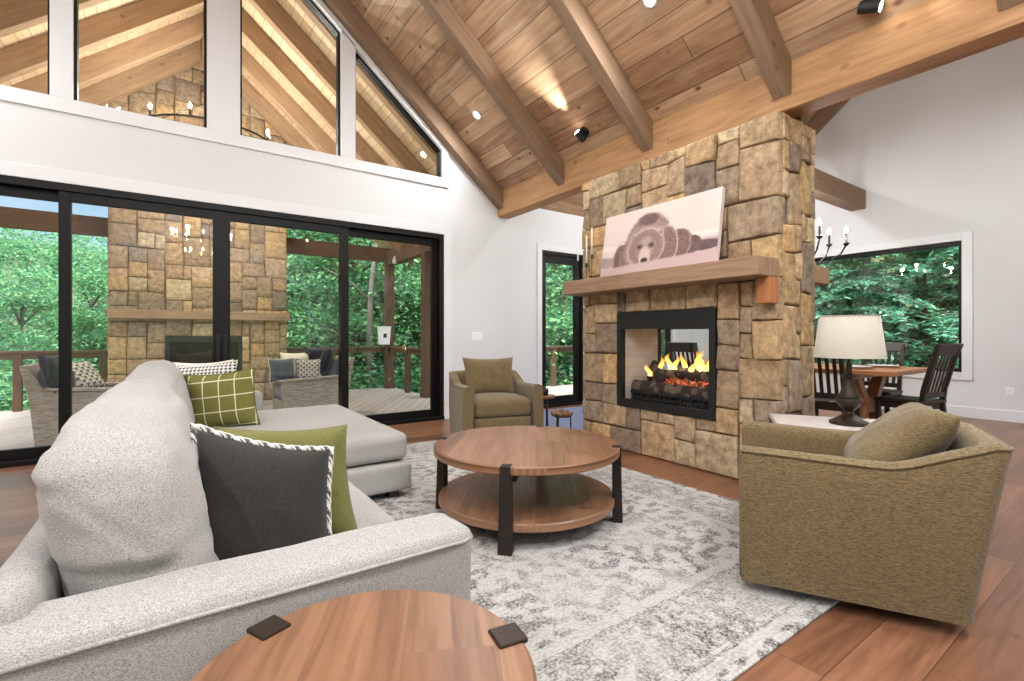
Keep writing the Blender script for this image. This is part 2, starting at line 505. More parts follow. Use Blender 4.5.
def rug_mat():
    m, nt, bs, out = new_mat('distressed_grey_rug'); k = NT(nt)
    o = k.objc(); sp = nt.nodes.new('ShaderNodeSeparateXYZ'); k.lk(o, sp.inputs[0]); x, y = sp.outputs[0], sp.outputs[1]
    # medallion / floral lattice
    vo = nt.nodes.new('ShaderNodeTexVoronoi'); vo.inputs['Scale'].default_value = 1.9; vo.inputs['Randomness'].default_value = .35
    wv = k.noise(o, 7, 2); ov = nt.nodes.new('ShaderNodeVectorMath'); ov.operation = 'ADD'
    k.lk(o, ov.inputs[0]); k.lk(k.comb(k.math('MULTIPLY', wv, .06), k.math('MULTIPLY', k.noise(o, 6.1, 2), .06), 0.0), ov.inputs[1])
    k.lk(ov.outputs[0], vo.inputs['Vector'])
    ring = k.math('SINE', k.math('MULTIPLY', vo.outputs['Distance'], 34.0))
    petals = k.noise(ov.outputs[0], 16, 3, .6)
    pat = k.math('ADD', k.math('MULTIPLY', ring, .07), petals)
    pm = nt.nodes.new('ShaderNodeMapRange'); pm.inputs[1].default_value = .46; pm.inputs[2].default_value = .57; k.lk(pat, pm.inputs[0])
    wear = k.noise(o, 1.9, 4, .6); wm = nt.nodes.new('ShaderNodeMapRange'); wm.inputs[1].default_value = .36; wm.inputs[2].default_value = .56; k.lk(wear, wm.inputs[0])
    fine = k.noise(o, 75, 3, .75); fm = nt.nodes.new('ShaderNodeMapRange'); fm.inputs[1].default_value = .40; fm.inputs[2].default_value = .60; k.lk(fine, fm.inputs[0])
    thr = k.noise(k.comb(k.math('MULTIPLY', x, 9), k.math('MULTIPLY', y, 220), 0.0), 1, 2); tm = nt.nodes.new('ShaderNodeMapRange'); tm.inputs[1].default_value = .42; tm.inputs[2].default_value = .6; k.lk(thr, tm.inputs[0])
    d = k.math('MULTIPLY', pm.outputs[0], k.math('ADD', .25, k.math('MULTIPLY', wm.outputs[0], .75)))
    d = k.math('MULTIPLY', d, k.math('ADD', .25, k.math('MULTIPLY', fm.outputs[0], .75)))
    # border bands, half sizes 1.37 x 1.85
    bx = k.math('SUBTRACT', 1.37, k.math('ABSOLUTE', x)); by = k.math('SUBTRACT', 1.86, k.math('ABSOLUTE', y))
    e = k.math('MINIMUM', bx, by)
    def band(c, w): return k.math('LESS_THAN', k.math('ABSOLUTE', k.math('SUBTRACT', e, c)), w)
    bands = k.math('MAXIMUM', band(.09, .008), band(.40, .010))
    bl = k.math('MAXIMUM', band(.44, .025), band(.06, .02))
    bz = band(.25, .14)
    bd = k.noise(o, 22, 3, .7); bm_ = nt.nodes.new('ShaderNodeMapRange'); bm_.inputs[1].default_value = .42; bm_.inputs[2].default_value = .58; k.lk(bd, bm_.inputs[0])
    d2 = k.math('MULTIPLY', k.math('MULTIPLY', bz, bm_.outputs[0]), k.math('ADD', .2, k.math('MULTIPLY', fm.outputs[0], .75)))
    d2 = k.math('MULTIPLY', d2, k.math('ADD', .35, k.math('MULTIPLY', wm.outputs[0], .65)))
    d = k.math('MAXIMUM', d, k.math('MULTIPLY', d2, .95))
    d = k.math('MAXIMUM', d, k.math('MULTIPLY', bands, k.math('MULTIPLY', fm.outputs[0], .7)))
    d = k.math('MULTIPLY', d, k.math('SUBTRACT', 1.0, k.math('MULTIPLY', bl, .8)))
    c = k.ramp(k.math('ADD', k.math('MULTIPLY', tm.outputs[0], .10), k.math('MULTIPLY', fm.outputs[0], .16)), [(0, lin((194, 192, 188))), (.26, lin((156, 153, 149)))])
    c = k.mix(d, c, lin((74, 71, 71)))
    k.lk(c, bs.inputs['Base Color']); bs.inputs['Roughness'].default_value = 1.0; bs.inputs['Specular IOR Level'].default_value = .1
    k.bump(fine, .3, .004, bs); return m
M['plaid'] = plaid_mat()
M['hound'] = check_mat('black_and_white_weave', (228, 224, 218), (36, 35, 36), 20, 0.0)
M['weave'] = check_mat('woven_band', (226, 222, 214), (84, 80, 78), 9, .5)
M['tribal'] = check_mat('cream_lattice_print', (206, 200, 186), (92, 92, 92), 5, 1.0)
M['rug'] = rug_mat()

# ------------------------------------------------------------------ constants of the place
WY = 5.734          # inner face of the window wall
WT = .16
RX = .385           # ridge of the great room
SL = .845
BX = 3.76           # front of the long beam
DX = 8.77           # dining room far wall
def z_raf(x): return 2.87 + SL * (3.8 - x)          # underside of rafters, right slope
def z_cei(x): return z_raf(x) + .27
RZ = z_raf(RX)
DSL = .81; DRY = 1.6
def z_din(y): return 3.05 + DSL * (WY - y)
LX = 2 * RX - BX    # mirrored eave, left

# ------------------------------------------------------------------ floor, walls, ceilings
bm = NB(); box(bm, -3.3, DX + .2, -4.6, WY + WT, -.12, 0)
struct(obj('floor', bm, M['floor'], uv=(1, 0, 0)))

bm = NB()
cl = [(-2.11, -.909), (-.76, .247), (.539, 1.571), (1.733, 2.88)]
def ctop(x): return 3.571 + .836 * (2.88 - x) if x > RX else 3.571 + .836 * (2.88 - (2 * RX - x))
holes = [rect(-2.15, 2.902, -.02, 2.45), rect(4.56, 5.42, -.02, 2.42), rect(7.0, 7.75, .62, 2.42)]
for a, b in cl: holes.append([(a, 3.2), (b, 3.2), (b, ctop(b)), (a, ctop(a))])
outer = [(-3.3, -.12), (DX + .1, -.12), (DX + .1, 3.2), (BX + .2, 3.2), (BX + .02, z_cei(BX) + .06), (RX, z_cei(RX) + .06), (LX, z_cei(BX) + .06), (-3.3, 3.0)]
poly_wall(bm, outer, holes, lambda u, v, t: (u, WY + t, v), WT)
struct(obj('wall_back', bm, M['wall']))

bm = NB()
poly_wall(bm, [(-4.6, -.12), (WY + WT, -.12), (WY + WT, 3.1), (DRY, z_din(DRY) + .1), (-1.6, 3.4), (-4.6, 3.4)], [rect(1.83, 4.6, .61, 2.41)], lambda u, v, t: (DX + t, u, v), WT)
struct(obj('wall_right', bm, M['wall']))
bm = NB(); box(bm, -3.4, -3.24, -4.6, WY + WT, -.12, 3.05)
struct(obj('wall_left', bm, M['wall']))
bm = NB()
fo = [(-3.3, -.12), (DX + .1, -.12), (DX + .1, 3.4), (BX + .2, 3.4), (BX + .02, z_cei(BX)), (RX, z_cei(RX)), (LX, z_cei(BX)), (-3.3, 3.0)]
poly_wall(bm, fo, [rect(-2.6, 3.4, .0, 2.7), rect(4.6, 8.0, .4, 2.6), [(-1.6, 3.2), (2.4, 3.2), (RX, 4.9)]], lambda u, v, t: (u, -4.6 + t, v), .15)
struct(obj('wall_front', bm, M['wall']))
# wall over the long beam, closing the roof between the two vaults
bm = NB()
poly_wall(bm, [(-4.6, 3.06), (WY, 3.06), (DRY, z_din(DRY) + .05), (-1.6, 3.45), (-4.6, 3.45)], [], lambda u, v, t: (BX + .08 + t, u, v), .08)
struct(obj('wall_over_beam', bm, M['wall']))

# great-room ceiling: two sloping plank fields
bm = NB()
prism(bm, [(BX + .1, -4.6, z_cei(BX + .1)), (RX, -4.6, z_cei(RX)), (RX, -4.6, z_cei(RX) + .14), (BX + .1, -4.6, z_cei(BX + .1) + .14)], (0, WY + 4.6, 0))
lx2 = 2 * RX - (BX + .1)
prism(bm, [(lx2, -4.6, z_cei(BX + .1)), (RX, -4.6, z_cei(RX)), (RX, -4.6, z_cei(RX) + .14), (lx2, -4.6, z_cei(BX + .1) + .14)], (0, WY + 4.6, 0))
struct(obj('ceiling', bm, M['ceil'], uv=(0, 1, 0)))
bm = NB()
prism(bm, [(BX + .16, WY + .1, z_din(WY + .1)), (BX + .16, DRY, z_din(DRY)), (BX + .16, DRY, z_din(DRY) + .12), (BX + .16, WY + .1, z_din(WY + .1) + .12)], (DX - BX - .16, 0, 0))
prism(bm, [(BX + .16, DRY, z_din(DRY)), (BX + .16, -1.6, 3.45), (BX + .16, -1.6, 3.57), (BX + .16, DRY, z_din(DRY) + .12)], (DX - BX - .16, 0, 0))
prism(bm, [(BX + .16, -1.6, 3.45), (BX + .16, -4.6, 3.45), (BX + .16, -4.6, 3.57), (BX + .16, -1.6, 3.57)], (DX - BX - .16, 0, 0))
struct(obj('ceiling_dining', bm, M['ceil'], uv=(1, 0, 0)))

# baseboards
bm = NB(); box(bm, DX - .018, DX, -4.4, WY, 0, .145, .004)
struct(obj('baseboard_right', bm, M['trim']))
bm = NB(); box(bm, 3.03, 4.485, WY - .018, WY, 0, .145, .004); box(bm, 5.53, DX - .02, WY - .018, WY, 0, .145, .004)
struct(obj('baseboard_back', bm, M['trim']))

# trims
def casing(name, x0, x1, z0, z1, w, t=.02, bottom=False, lowest=None):
    bm = NB()
    box(bm, x0 - w, x0, WY - t, WY, z0 if not bottom else z0 - w, z1 + w, .003)
    box(bm, x1, x1 + w, WY - t, WY, z0 if not bottom else z0 - w, z1 + w, .003)
    box(bm, x0, x1, WY - t, WY, z1, z1 + w, .003)
    if bottom: box(bm, x0, x1, WY - t, WY, z0 - w, z0, .003)
    return struct(obj(name, bm, M['trim']))
casing('trim_1', -2.15, 2.902, 0, 2.45, .115)
casing('trim_2', 4.56, 5.42, 0, 2.42, .09)
casing('trim_3', 7.0, 7.75, .62, 2.42, .09, bottom=True)
# clerestory trim: flat boards round and between the four lights
bm = NB()
t0, t1 = WY - .022, WY
box(bm, -2.22, 2.965, t0, t1, 3.075, 3.2, .003)
for a, b in ((-.909, -.76), (.247, .539), (1.571, 1.733)):
    prism(bm, [(a, t0, 3.2), (b, t0, 3.2), (b, t0, ctop(b) + .02), (a, t0, ctop(a) + .02)] if not (a < RX < b) else
          [(a, t0, 3.2), (b, t0, 3.2), (b, t0, ctop(b)), (RX, t0, ctop(RX) + .05), (a, t0, ctop(a))], (0, .022, 0))
prism(bm, [(2.88, t0, 3.2), (2.965, t0, 3.2), (2.965, t0, ctop(2.965)), (2.88, t0, ctop(2.88))], (0, .022, 0))
for s in (1, -1):
    def mx(x): return x if s > 0 else 2 * RX - x
    prism(bm, [(mx(RX + .14), t0, ctop(RX + .14)), (mx(2.965), t0, ctop(2.965)), (mx(2.965), t0, ctop(2.965) + .07), (mx(RX + .14), t0, ctop(RX + .14) + .07)], (0, .022, 0))
prism(bm, [(-2.22, t0, 3.2), (-2.11, t0, 3.2), (-2.11, t0, ctop(-2.11)), (-2.22, t0, ctop(-2.22))], (0, .022, 0))
struct(obj('trim_4', bm, M['trim']))
# dining window casing on the right wall
bm = NB(); w = .11
for (y0, y1, z0, z1) in ((1.83 - w, 1.83, .61 - w, 2.41 + w), (4.6, 4.6 + w, .61 - w, 2.41 + w), (1.83, 4.6, 2.41, 2.41 + w), (1.83, 4.6, .61 - w, .61)):
    box(bm, DX - .02, DX, y0, y1, z0, z1, .003)
struct(obj('trim_5', bm, M['trim']))

# windows (frames and panes)
def window_poly(name, pts, d, label=None):
    """black inner frame following a polygon in the window wall, with its pane"""
    root = thing(name, label or 'fixed window', 'window', kind='structure')
    c = Vector((sum(p[0] for p in pts) / len(pts), sum(p[1] for p in pts) / len(pts)))
    bm = NB(); n = len(pts)
    ins = []
    for i in range(n):
        p0, p1, p2 = (Vector(pts[(i + j) % n]) for j in (-1, 0, 1))
        a = (p1 - p0).normalized(); b = (p2 - p1).normalized()
        na = Vector((-a.y, a.x)); nb = Vector((-b.y, b.x))
        k = d / max(.2, 1 + na.dot(nb)); ins.append(p1 + (na + nb) * k)
    for i in range(n):
        j = (i + 1) % n
        q = [pts[i], pts[j], ins[j], ins[i]]
        prism(bm, [(p[0], WY + .04, p[1]) for p in q], (0, .09, 0))
    obj('window_frame', bm, M['black'], root)
    bm = NB(); prism(bm, [(p[0], WY + .08, p[1]) for p in ins], (0, .008, 0))
    obj('glass_pane', bm, M['glass'], root)
    return root
labs = ['clerestory window cut off at the left edge under the gable', 'clerestory window second from the left, sloped top, stone chimney behind it',
        'tall clerestory window just right of the wide white centre post', 'triangular clerestory window lowest under the sloping ceiling']
for i, (a, b) in enumerate(cl):
    window_poly('window_%d' % (i + 1), [(a, 3.2), (b, 3.2), (b, ctop(b)), (a, ctop(a))], .022, labs[i])
window_poly('window_5', rect(7.0, 7.75, .62, 2.42), .05, 'narrow dining room window seen only through the fireplace')
root = thing('window_6', 'large picture window with black frame behind the dining table', 'window', kind='structure')
bm = NB()
for (y0, y1, z0, z1) in ((1.83, 1.87, .61, 2.41), (4.56, 4.6, .61, 2.41), (1.87, 4.56, 2.35, 2.41), (1.87, 4.56, .61, .65)):
    box(bm, DX + .03, DX + .12, y0, y1, z0, z1, .003)
obj('window_frame', bm, M['black'], root)
bm = NB(); box(bm, DX + .07, DX + .078, 1.87, 4.56, .65, 2.35); obj('glass_pane', bm, M['glass'], root)

# big sliding door: fixed frame, four panels on two tracks
door = thing('door_1', 'wide black four panel sliding glass door to the deck', 'door', (0, 0, 0), kind='structure')
bm = NB()
box(bm, -2.15, -2.09, WY - .01, WY + .15, 0, 2.45, .004); box(bm, 2.842, 2.902, WY - .01, WY + .15, 0, 2.45, .004)
box(bm, -2.09, 2.842, WY - .01, WY + .15, 2.385, 2.45, .004); box(bm, -2.15, 2.902, WY - .03, WY + .15, .0, .045, .004)
obj('door_frame', bm, M['black'], door)
panels = [(-2.09, -.78, .09, -.858 + .0), (-.858, .378, .03, None), (.372, 1.663, .03, None), (1.571, 2.842, .09, None)]
for i, (a, b, dy, _) in enumerate(panels):
    st = .08; z0, z1 = .045, 2.385
    bm = NB(); y0, y1 = WY + dy - .02, WY + dy + .03
    box(bm, a, a + st, y0, y1, z0, z1, .004); box(bm, b - st, b, y0, y1, z0, z1, .004)
    box(bm, a + st, b - st, y0, y1, z1 - .085, z1, .004); box(bm, a + st, b - st, y0, y1, z0, z0 + .085, .004)
    p = obj('door_panel', bm, M['black'], door)
    bm = NB(); box(bm, a + st, b - st, WY + dy, WY + dy + .008, z0 + .085, z1 - .085); obj('glass_pane', bm, M['glass'], p)
    if i in (1, 2):
        hx = b - .035 if i == 1 else a + .035
        bm = NB()
        tube(bm, [(hx, y0, .82), (hx, y0 - .045, .84), (hx, y0 - .055, .95), (hx, y0 - .045, 1.06), (hx, y0, 1.08)], .011, 8)
        box(bm, hx - .018, hx + .018, y0 - .008, y0, .78, 1.12, .003)
        obj('door_handle', bm, M['matte_black'], p, smooth=False)
door2 = thing('door_2', 'black glass door left of the stone fireplace', 'door', kind='structure')
bm = NB()
box(bm, 4.56, 4.60, WY - .01, WY + .15, 0, 2.42, .004); box(bm, 5.38, 5.42, WY - .01, WY + .15, 0, 2.42, .004)
box(bm, 4.60, 5.38, WY - .01, WY + .15, 2.37, 2.42, .004); box(bm, 4.56, 5.42, WY - .03, WY + .15, 0, .04, .004)
obj('door_frame', bm, M['black'], door2)
bm = NB(); y0, y1 = WY + .02, WY + .065
box(bm, 4.60, 4.665, y0, y1, .04, 2.37, .004); box(bm, 5.26, 5.38, y0, y1, .04, 2.37, .004)
box(bm, 4.665, 5.26, y0, y1, 2.24, 2.37, .004); box(bm, 4.665, 5.26, y0, y1, .04, .16, .004)
p = obj('door_panel', bm, M['black'], door2)
bm = NB(); box(bm, 4.665, 5.26, WY + .035, WY + .043, .16, 2.24); obj('glass_pane', bm, M['glass'], p)

# ------------------------------------------------------------------ beams and rafters
bm = NB(); box(bm, BX, BX + .2, -4.5, WY - .002, 2.805, 3.16, .01)
tag(obj('ceiling_beam', bm, M['beam'], uv=(0, 1, 0)), 'long rough sawn timber beam resting on top of the stone fireplace', 'beam')
def rafter(y, w, right, mat, x_end, name, label, group, drop=.0, x_top=None):
    bm = NB()
    xt = RX if x_top is None else x_top
    pts = [(xt, z_raf(xt) - drop), (x_end, z_raf(x_end) - drop), (x_end, z_cei(x_end) - .002), (xt, z_cei(xt) - .002)]
    if not right: pts = [(2 * RX - p[0], p[1]) for p in pts]
    prism(bm, [(p[0], y - w / 2, p[1]) for p in pts], (0, w, 0), .006)
    d = (1, 0, -SL) if right else (1, 0, SL)
    return tag(obj(name, bm, mat, uv=d), label, 'beam', group)
rl = {5.655: 'ceiling rafter running down against the white window wall', 4.35: 'second rafter from the window wall, beside the recessed light',
      3.065: 'third rafter from the window wall, ending above the bear picture', 1.795: 'fourth rafter from the window wall, ending over the fireplace corner',
      .57: 'short greenish rafter end at the top right corner'}
for y, l in rl.items():
    rafter(y, .13, True, M['rafter'], BX - .002, 'ceiling_rafter', l, 'great room rafters')
# dining tie beam and the raking rafter on the gable wall
bm = NB(); box(bm, BX + .22, DX - .002, 2.94, 3.15, 3.08, 3.37, .008)
tag(obj('tie_beam', bm, M['rafter'], uv=(1, 0, 0)), 'thick timber tie beam from the stone column to the dining wall', 'beam')
bm = NB()
prism(bm, [(DX - .14, WY - .02, z_din(WY) - .27), (DX - .14, DRY, z_din(DRY) - .27), (DX - .14, DRY, z_din(DRY) - .01), (DX - .14, WY - .02, z_din(WY) + .005)], (.138, 0, 0), .006)
tag(obj('ceiling_rafter', bm, M['rafter'], uv=(0, 1, -DSL)), 'raking timber against the white dining gable wall', 'beam')

# ------------------------------------------------------------------ ceiling fixtures
def slope_frame(x, y, right=True):
    z = z_cei(x); n = Vector((-SL, 0, -1)).normalized() if right else Vector((SL, 0, -1)).normalized()
    return Vector((x, y, z)), n
def add_light(kind, name, loc, energy, color=(1, .93, .84), size=.1, direction=(0, 0, -1), spot=100, blend=.6, spread=None):
    l = bpy.data.lights.new(name, kind); l.energy = energy; l.color = color
    if kind == 'AREA': l.shape = 'DISK'; l.size = size
    if kind == 'SPOT': l.spot_size = math.radians(spot); l.spot_blend = blend; l.shadow_soft_size = size
    if kind == 'POINT': l.shadow_soft_size = size
    if kind == 'AREA' and spread: l.spread = math.radians(spread)
    o = bpy.data.objects.new(name, l); COL.objects.link(o); o.location = loc
    o.rotation_euler = Vector(direction).to_track_quat('-Z', 'Y').to_euler()
    return o
DL_W = 23
def downlight_or_fill(x, y, label, right=True, vis=True, energy=DL_W):
    if y < 0: energy = energy * 2.5  # unseen lamps behind the camera, boosted as fill for the sofa arm
    p, n = slope_frame(x, y, right)
    if vis:
        r = thing('recessed_light', label, 'ceiling light', p, 0, 'recessed ceiling lights')
        q = n.to_track_quat('Z', 'Y').to_matrix().to_4x4()
        bm = NB(); lathe(bm, [(.045, .0), (.062, .0), (.066, .004), (.045, .007)], seg=28)
        bm2 = bm; obj('trim_ring', bm2, M['white'], r, smooth=True, mw=q)
        bm = NB(); lathe(bm, [(0, .003), (.045, .003), (.045, 0), (0, 0)], seg=24); obj('lens', bm, M['lightdisc'], r, mw=q)
    add_light('AREA', 'downlight_or_fill_lamp', p + n * .02, energy, (.95, .98, 1.0), .09, n)
downlight_or_fill(3.008, 5.047, 'glowing recessed light between the first two rafters by the window wall')
downlight_or_fill(3.065, 2.477, 'glowing recessed light at the top edge between third and fourth rafters')
for x, y, rt in ((3.0, -.2, True), (3.0, -2.8, True), (1.5, 1.1, True), (1.5, -1.5, True), (3.0, 5.05, False), (3.0, 2.48, False), (3.0, -.2, False), (1.6, 1.1, False), (1.6, -1.6, False)):  # all out of view; the ones behind the camera serve as added fill
    downlight_or_fill(x if rt else 2 * RX - x, y, '', rt, False) if rt else add_light('AREA', 'downlight_or_fill_lamp', Vector((2 * RX - x, y, z_cei(x) - .03)), DL_W * (2.5 if y < 0 else 1), (.95, .98, 1.0), .09, (SL, 0, -1))
def spotlight(x, y, label, aim, energy):
    p, n = slope_frame(x, y)
    r = thing('spotlight', label, 'spotlight', p, 0, 'black ceiling spotlights')
    q = n.to_track_quat('Z', 'Y').to_matrix().to_4x4()
    bm = NB(); lathe(bm, [(0, 0), (.055, 0), (.055, .022), (.05, .028), (0, .028)], seg=28); autosmooth(obj('base_plate', bm, M['matte_black'], r, mw=q))
    a = Vector(aim).normalized(); c = n * .085
    bm = NB(); tube(bm, [n * .02, c], .013, 10); obj('stem', bm, M['matte_black'], r, smooth=True)
    bm = NB(); tube(bm, [c - a * .06, c - a * .055, c + a * .06], [.028, .037, .037], 20); o = autosmooth(obj('lamp_head', bm, M['matte_black'], r))
    bm = NB(); tube(bm, [c + a * .060, c + a * .063], .031, 20); obj('lens', bm, M['lightdisc'], o)
    add_light('SPOT', 'spot_lamp', p + c + a * .075, energy, (1, .96, .92), .015, a, 46, 1.0)
up = Vector((-1, 0, SL)).normalized()
spotlight(3.60, 3.78, 'small black spotlight by the beam throwing a bright streak on the planks', up + Vector((.0, .14, -.01)), 190)
spotlight(3.66, 1.19, 'black spotlight at the top edge above the long beam', Vector((.25, -.9, -.3)), 6)

# ------------------------------------------------------------------ camera
cam = bpy.data.cameras.new('camera'); co = bpy.data.objects.new('camera', cam); COL.objects.link(co)
cam.sensor_width = 36; cam.lens = 478.6 / 1024 * 36; cam.shift_y = -4.2 / 1024; cam.clip_end = 300
co.location = (0, 0, H_CAM); co.rotation_euler = (PI / 2, 0, -.6105)
sc.camera = co

# ------------------------------------------------------------------ stone laying
STONE = [(194, 170, 138), (188, 162, 130), (174, 152, 126), (162, 144, 124), (200, 172, 134), (184, 160, 132), (152, 134, 118), (196, 178, 150), (204, 172, 128), (164, 148, 130), (178, 154, 124), (204, 186, 156), (168, 146, 120), (192, 166, 126), (144, 130, 118)]
def lay_stones(bm, us, vs, org, ud, nd, blocked, rng, depth=.09, sizes=None, gap=.0045, jit=.013, pal=STONE, res=7):
    """rubble ashlar: random blocks on the lines us x vs, in the plane org + u*ud + z"""
    cl_ = bm.loops.layers.float_color.get('Col') or bm.loops.layers.float_color.new('Col')
    nx, ny = len(us) - 1, len(vs) - 1
    used = [[blocked(i, j) for j in range(ny)] for i in range(nx)]
    J = {}
    for i in range(nx + 1):
        for j in range(ny + 1):
            J[i, j] = [rng.uniform(-jit, jit), rng.uniform(-jit, jit)]
            if i in (0, nx): J[i, j][0] = 0
            if j in (0, ny): J[i, j][1] = 0
    sizes = sizes or [(3, 2), (3, 3), (2, 3), (3, 3), (4, 2), (4, 3), (2, 2), (3, 2), (2, 3), (3, 4), (2, 2)]
    ud = Vector(ud); nd = Vector(nd); org = Vector(org)
    for j in range(ny):
        for i in range(nx):
            if used[i][j]: continue
            for (w, h) in rng.sample(sizes, len(sizes)) + [(2, 1), (1, 2), (1, 1)]:
                if i + w <= nx and j + h <= ny and not any(used[i + a][j + b] for a in range(w) for b in range(h)): break
            for a in range(w):
                for b in range(h): used[i + a][j + b] = True
            P = []
            for (a, b) in ((i, j), (i + w, j), (i + w, j + h), (i, j + h)):
                P.append(Vector((us[a] + J[a, b][0], vs[b] + J[a, b][1])))
            c0 = (P[0] + P[1] + P[2] + P[3]) / 4
            Q = []
            for p in P:
                d = c0 - p; Q.append(p + Vector((math.copysign(gap, d.x), math.copysign(gap, d.y))))
            col = lin(rng.choice(pal)); g = rng.uniform(.85, 1.12); col = tuple(min(1, x * g) for x in col[:3]) + (1,)
            d0 = rng.uniform(-.009, .012); tu, tv = rng.uniform(-.007, .007), rng.uniform(-.007, .007); sd = rng.uniform(0, 99)
            wid = (Q[1] - Q[0]).length; hei = (Q[3] - Q[0]).length
            G = {}
            SS = [0, .02, .06, .2, .4, .6, .8, .94, .98, 1] if res > 6 else [0, .03, .25, .5, .75, .97, 1]
            res_ = len(SS) - 1
            for a in range(res_ + 1):
                for b in range(res_ + 1):
                    s, t = SS[a], SS[b]
                    p = (Q[0] * (1 - s) + Q[1] * s) * (1 - t) + (Q[3] * (1 - s) + Q[2] * s) * t
                    e = min(min(s, 1 - s) * wid, min(t, 1 - t) * hei)
                    e = min(1, e / .009); prof = math.sqrt(max(0, 1 - (1 - e) ** 2))
                    k = Vector((p.x * 7 + sd, p.y * 7, sd))
                    nz = noise.noise(k) * .008 + noise.noise(k * 2.7) * .006
                    edge = .004 * noise.noise(k * 3 + Vector((9, 0, 0)))
                    hgt = d0 + tu * (2 * s - 1) + tv * (2 * t - 1) - .016 * (1 - prof) + nz * (.3 + .7 * prof)
                    G[a, b] = bm.verts.new(org + ud * (p.x + edge) + Vector((0, 0, p.y + edge)) + nd * hgt)
            fs = []
            for a in range(res_):
                for b in range(res_): fs.append(bm.faces.new((G[a, b], G[a + 1, b], G[a + 1, b + 1], G[a, b + 1])))
            rim = [(a, 0) for a in range(res_)] + [(res_, b) for b in range(res_)] + [(a, res_) for a in range(res_, 0, -1)] + [(0, b) for b in range(res_, 0, -1)]
            back = [bm.verts.new(G[r].co - nd * depth) for r in rim]
            for q in range(len(rim)):
                q2 = (q + 1) % len(rim)
                fs.append(bm.faces.new((G[rim[q]], back[q], back[q2], G[rim[q2]])))
            for f in fs:
                f.smooth = True
                for l in f.loops: l[cl_] = col

def lines(*segs):
    out = [segs[0][0]]
    for a, b, n in segs: out += [a + (b - a) * (k + 1) / n for k in range(n)]
    return out

# ------------------------------------------------------------------ indoor fireplace
FX0, FX1, FY0, FY1, FZ = 3.516, 4.10, 1.706, 3.73, 2.72
OY0, OY1, OZ0, OZ1 = 2.194, 3.23, .43, 1.324
fp = thing('fireplace', 'two sided fireplace column of tan stone blocks with timber mantel', 'fireplace', ((FX0 + FX1) / 2, (FY0 + FY1) / 2, 0))
LM = Matrix.Translation((-(FX0 + FX1) / 2, -(FY0 + FY1) / 2, 0))
def fpart(name, bm, mat, parent=None, **k):
    if parent is None: bmesh.ops.transform(bm, matrix=LM, verts=bm.verts[:]); return obj(name, bm, mat, fp, **k)
    bmesh.ops.transform(bm, matrix=LM, verts=bm.verts[:]); return obj(name, bm, mat, parent, **k)
rng = random.Random(11)
bm = NB()
# front (seen) and back: u runs along Y
us = lines((0, OY0 - FY0, 5), (OY0 - FY0, OY1 - FY0, 11), (OY1 - FY0, FY1 - FY0, 5)); vs = lines((0, OZ0, 4), (OZ0, OZ1, 9), (OZ1, FZ, 14))
blk = lambda i, j: 5 <= i < 16 and 4 <= j < 13
lay_stones(bm, us, vs, (FX0, FY0, 0), (0, 1, 0), (-1, 0, 0), blk, rng)
lay_stones(bm, us, vs, (FX1, FY0, 0), (0, 1, 0), (1, 0, 0), blk, rng, res=4)
us2 = lines((0, FX1 - FX0 - .12, 5))
sz2 = [(2, 2), (2, 3), (3, 2), (3, 3), (1, 2), (2, 4), (3, 4)]
lay_stones(bm, us2, vs, (FX0 + .06, FY0, 0), (1, 0, 0), (0, -1, 0), lambda i, j: False, rng, sizes=sz2)
lay_stones(bm, us2, vs, (FX0 + .06, FY1, 0), (1, 0, 0), (0, 1, 0), lambda i, j: False, rng, sizes=sz2)
bmesh.ops.recalc_face_normals(bm, faces=bm.faces[:])
stone = fpart('stonework', bm, M['stone'], recalc=False)
bm = NB(); i_ = .022
for (y0, y1, z0, z1) in ((FY0 + i_, OY0 - .002, 0, FZ - .01), (OY1 + .002, FY1 - i_, 0, FZ - .01), (OY0 - .002, OY1 + .002, 0, OZ0 - .002), (OY0 - .002, OY1 + .002, OZ1 + .002, FZ - .01)):
    box(bm, FX0 + i_, FX1 - i_, y0, y1, z0, z1)
fpart('mortar_core', bm, M['mortar'], stone)
# chimney breast on top, behind the beam
bm = NB(); box(bm, BX + .21, FX1 - .02, FY0 + .05, FY1 - .05, FZ - .01, 3.06); fpart('chimney_neck', bm, M['mortar'])
for (x0, x1, lab) in ((3.246, FX0 + .03, 'front timber mantel under the bear picture'), (FX1 - .03, 4.36, 'rear timber mantel on the dining side')):
    bm = NB(); box(bm, x0, x1, FY0 + .005, FY1 - .005, 1.522, 1.658, .008, 2)
    b2 = bm
    o = fpart('mantel', bm, M['mantel'], uv=(0, 1, 0)); o['label'] = lab
bm = NB(); box(bm, FX0 - .12, FX0 + .02, FY0 + .004, FY0 + .10, 1.335, 1.521, .006); o = fpart('corbel', bm, M['corbel'], uv=(0, 0, 1)); o['label'] = 'reddish cedar block under the mantel end'
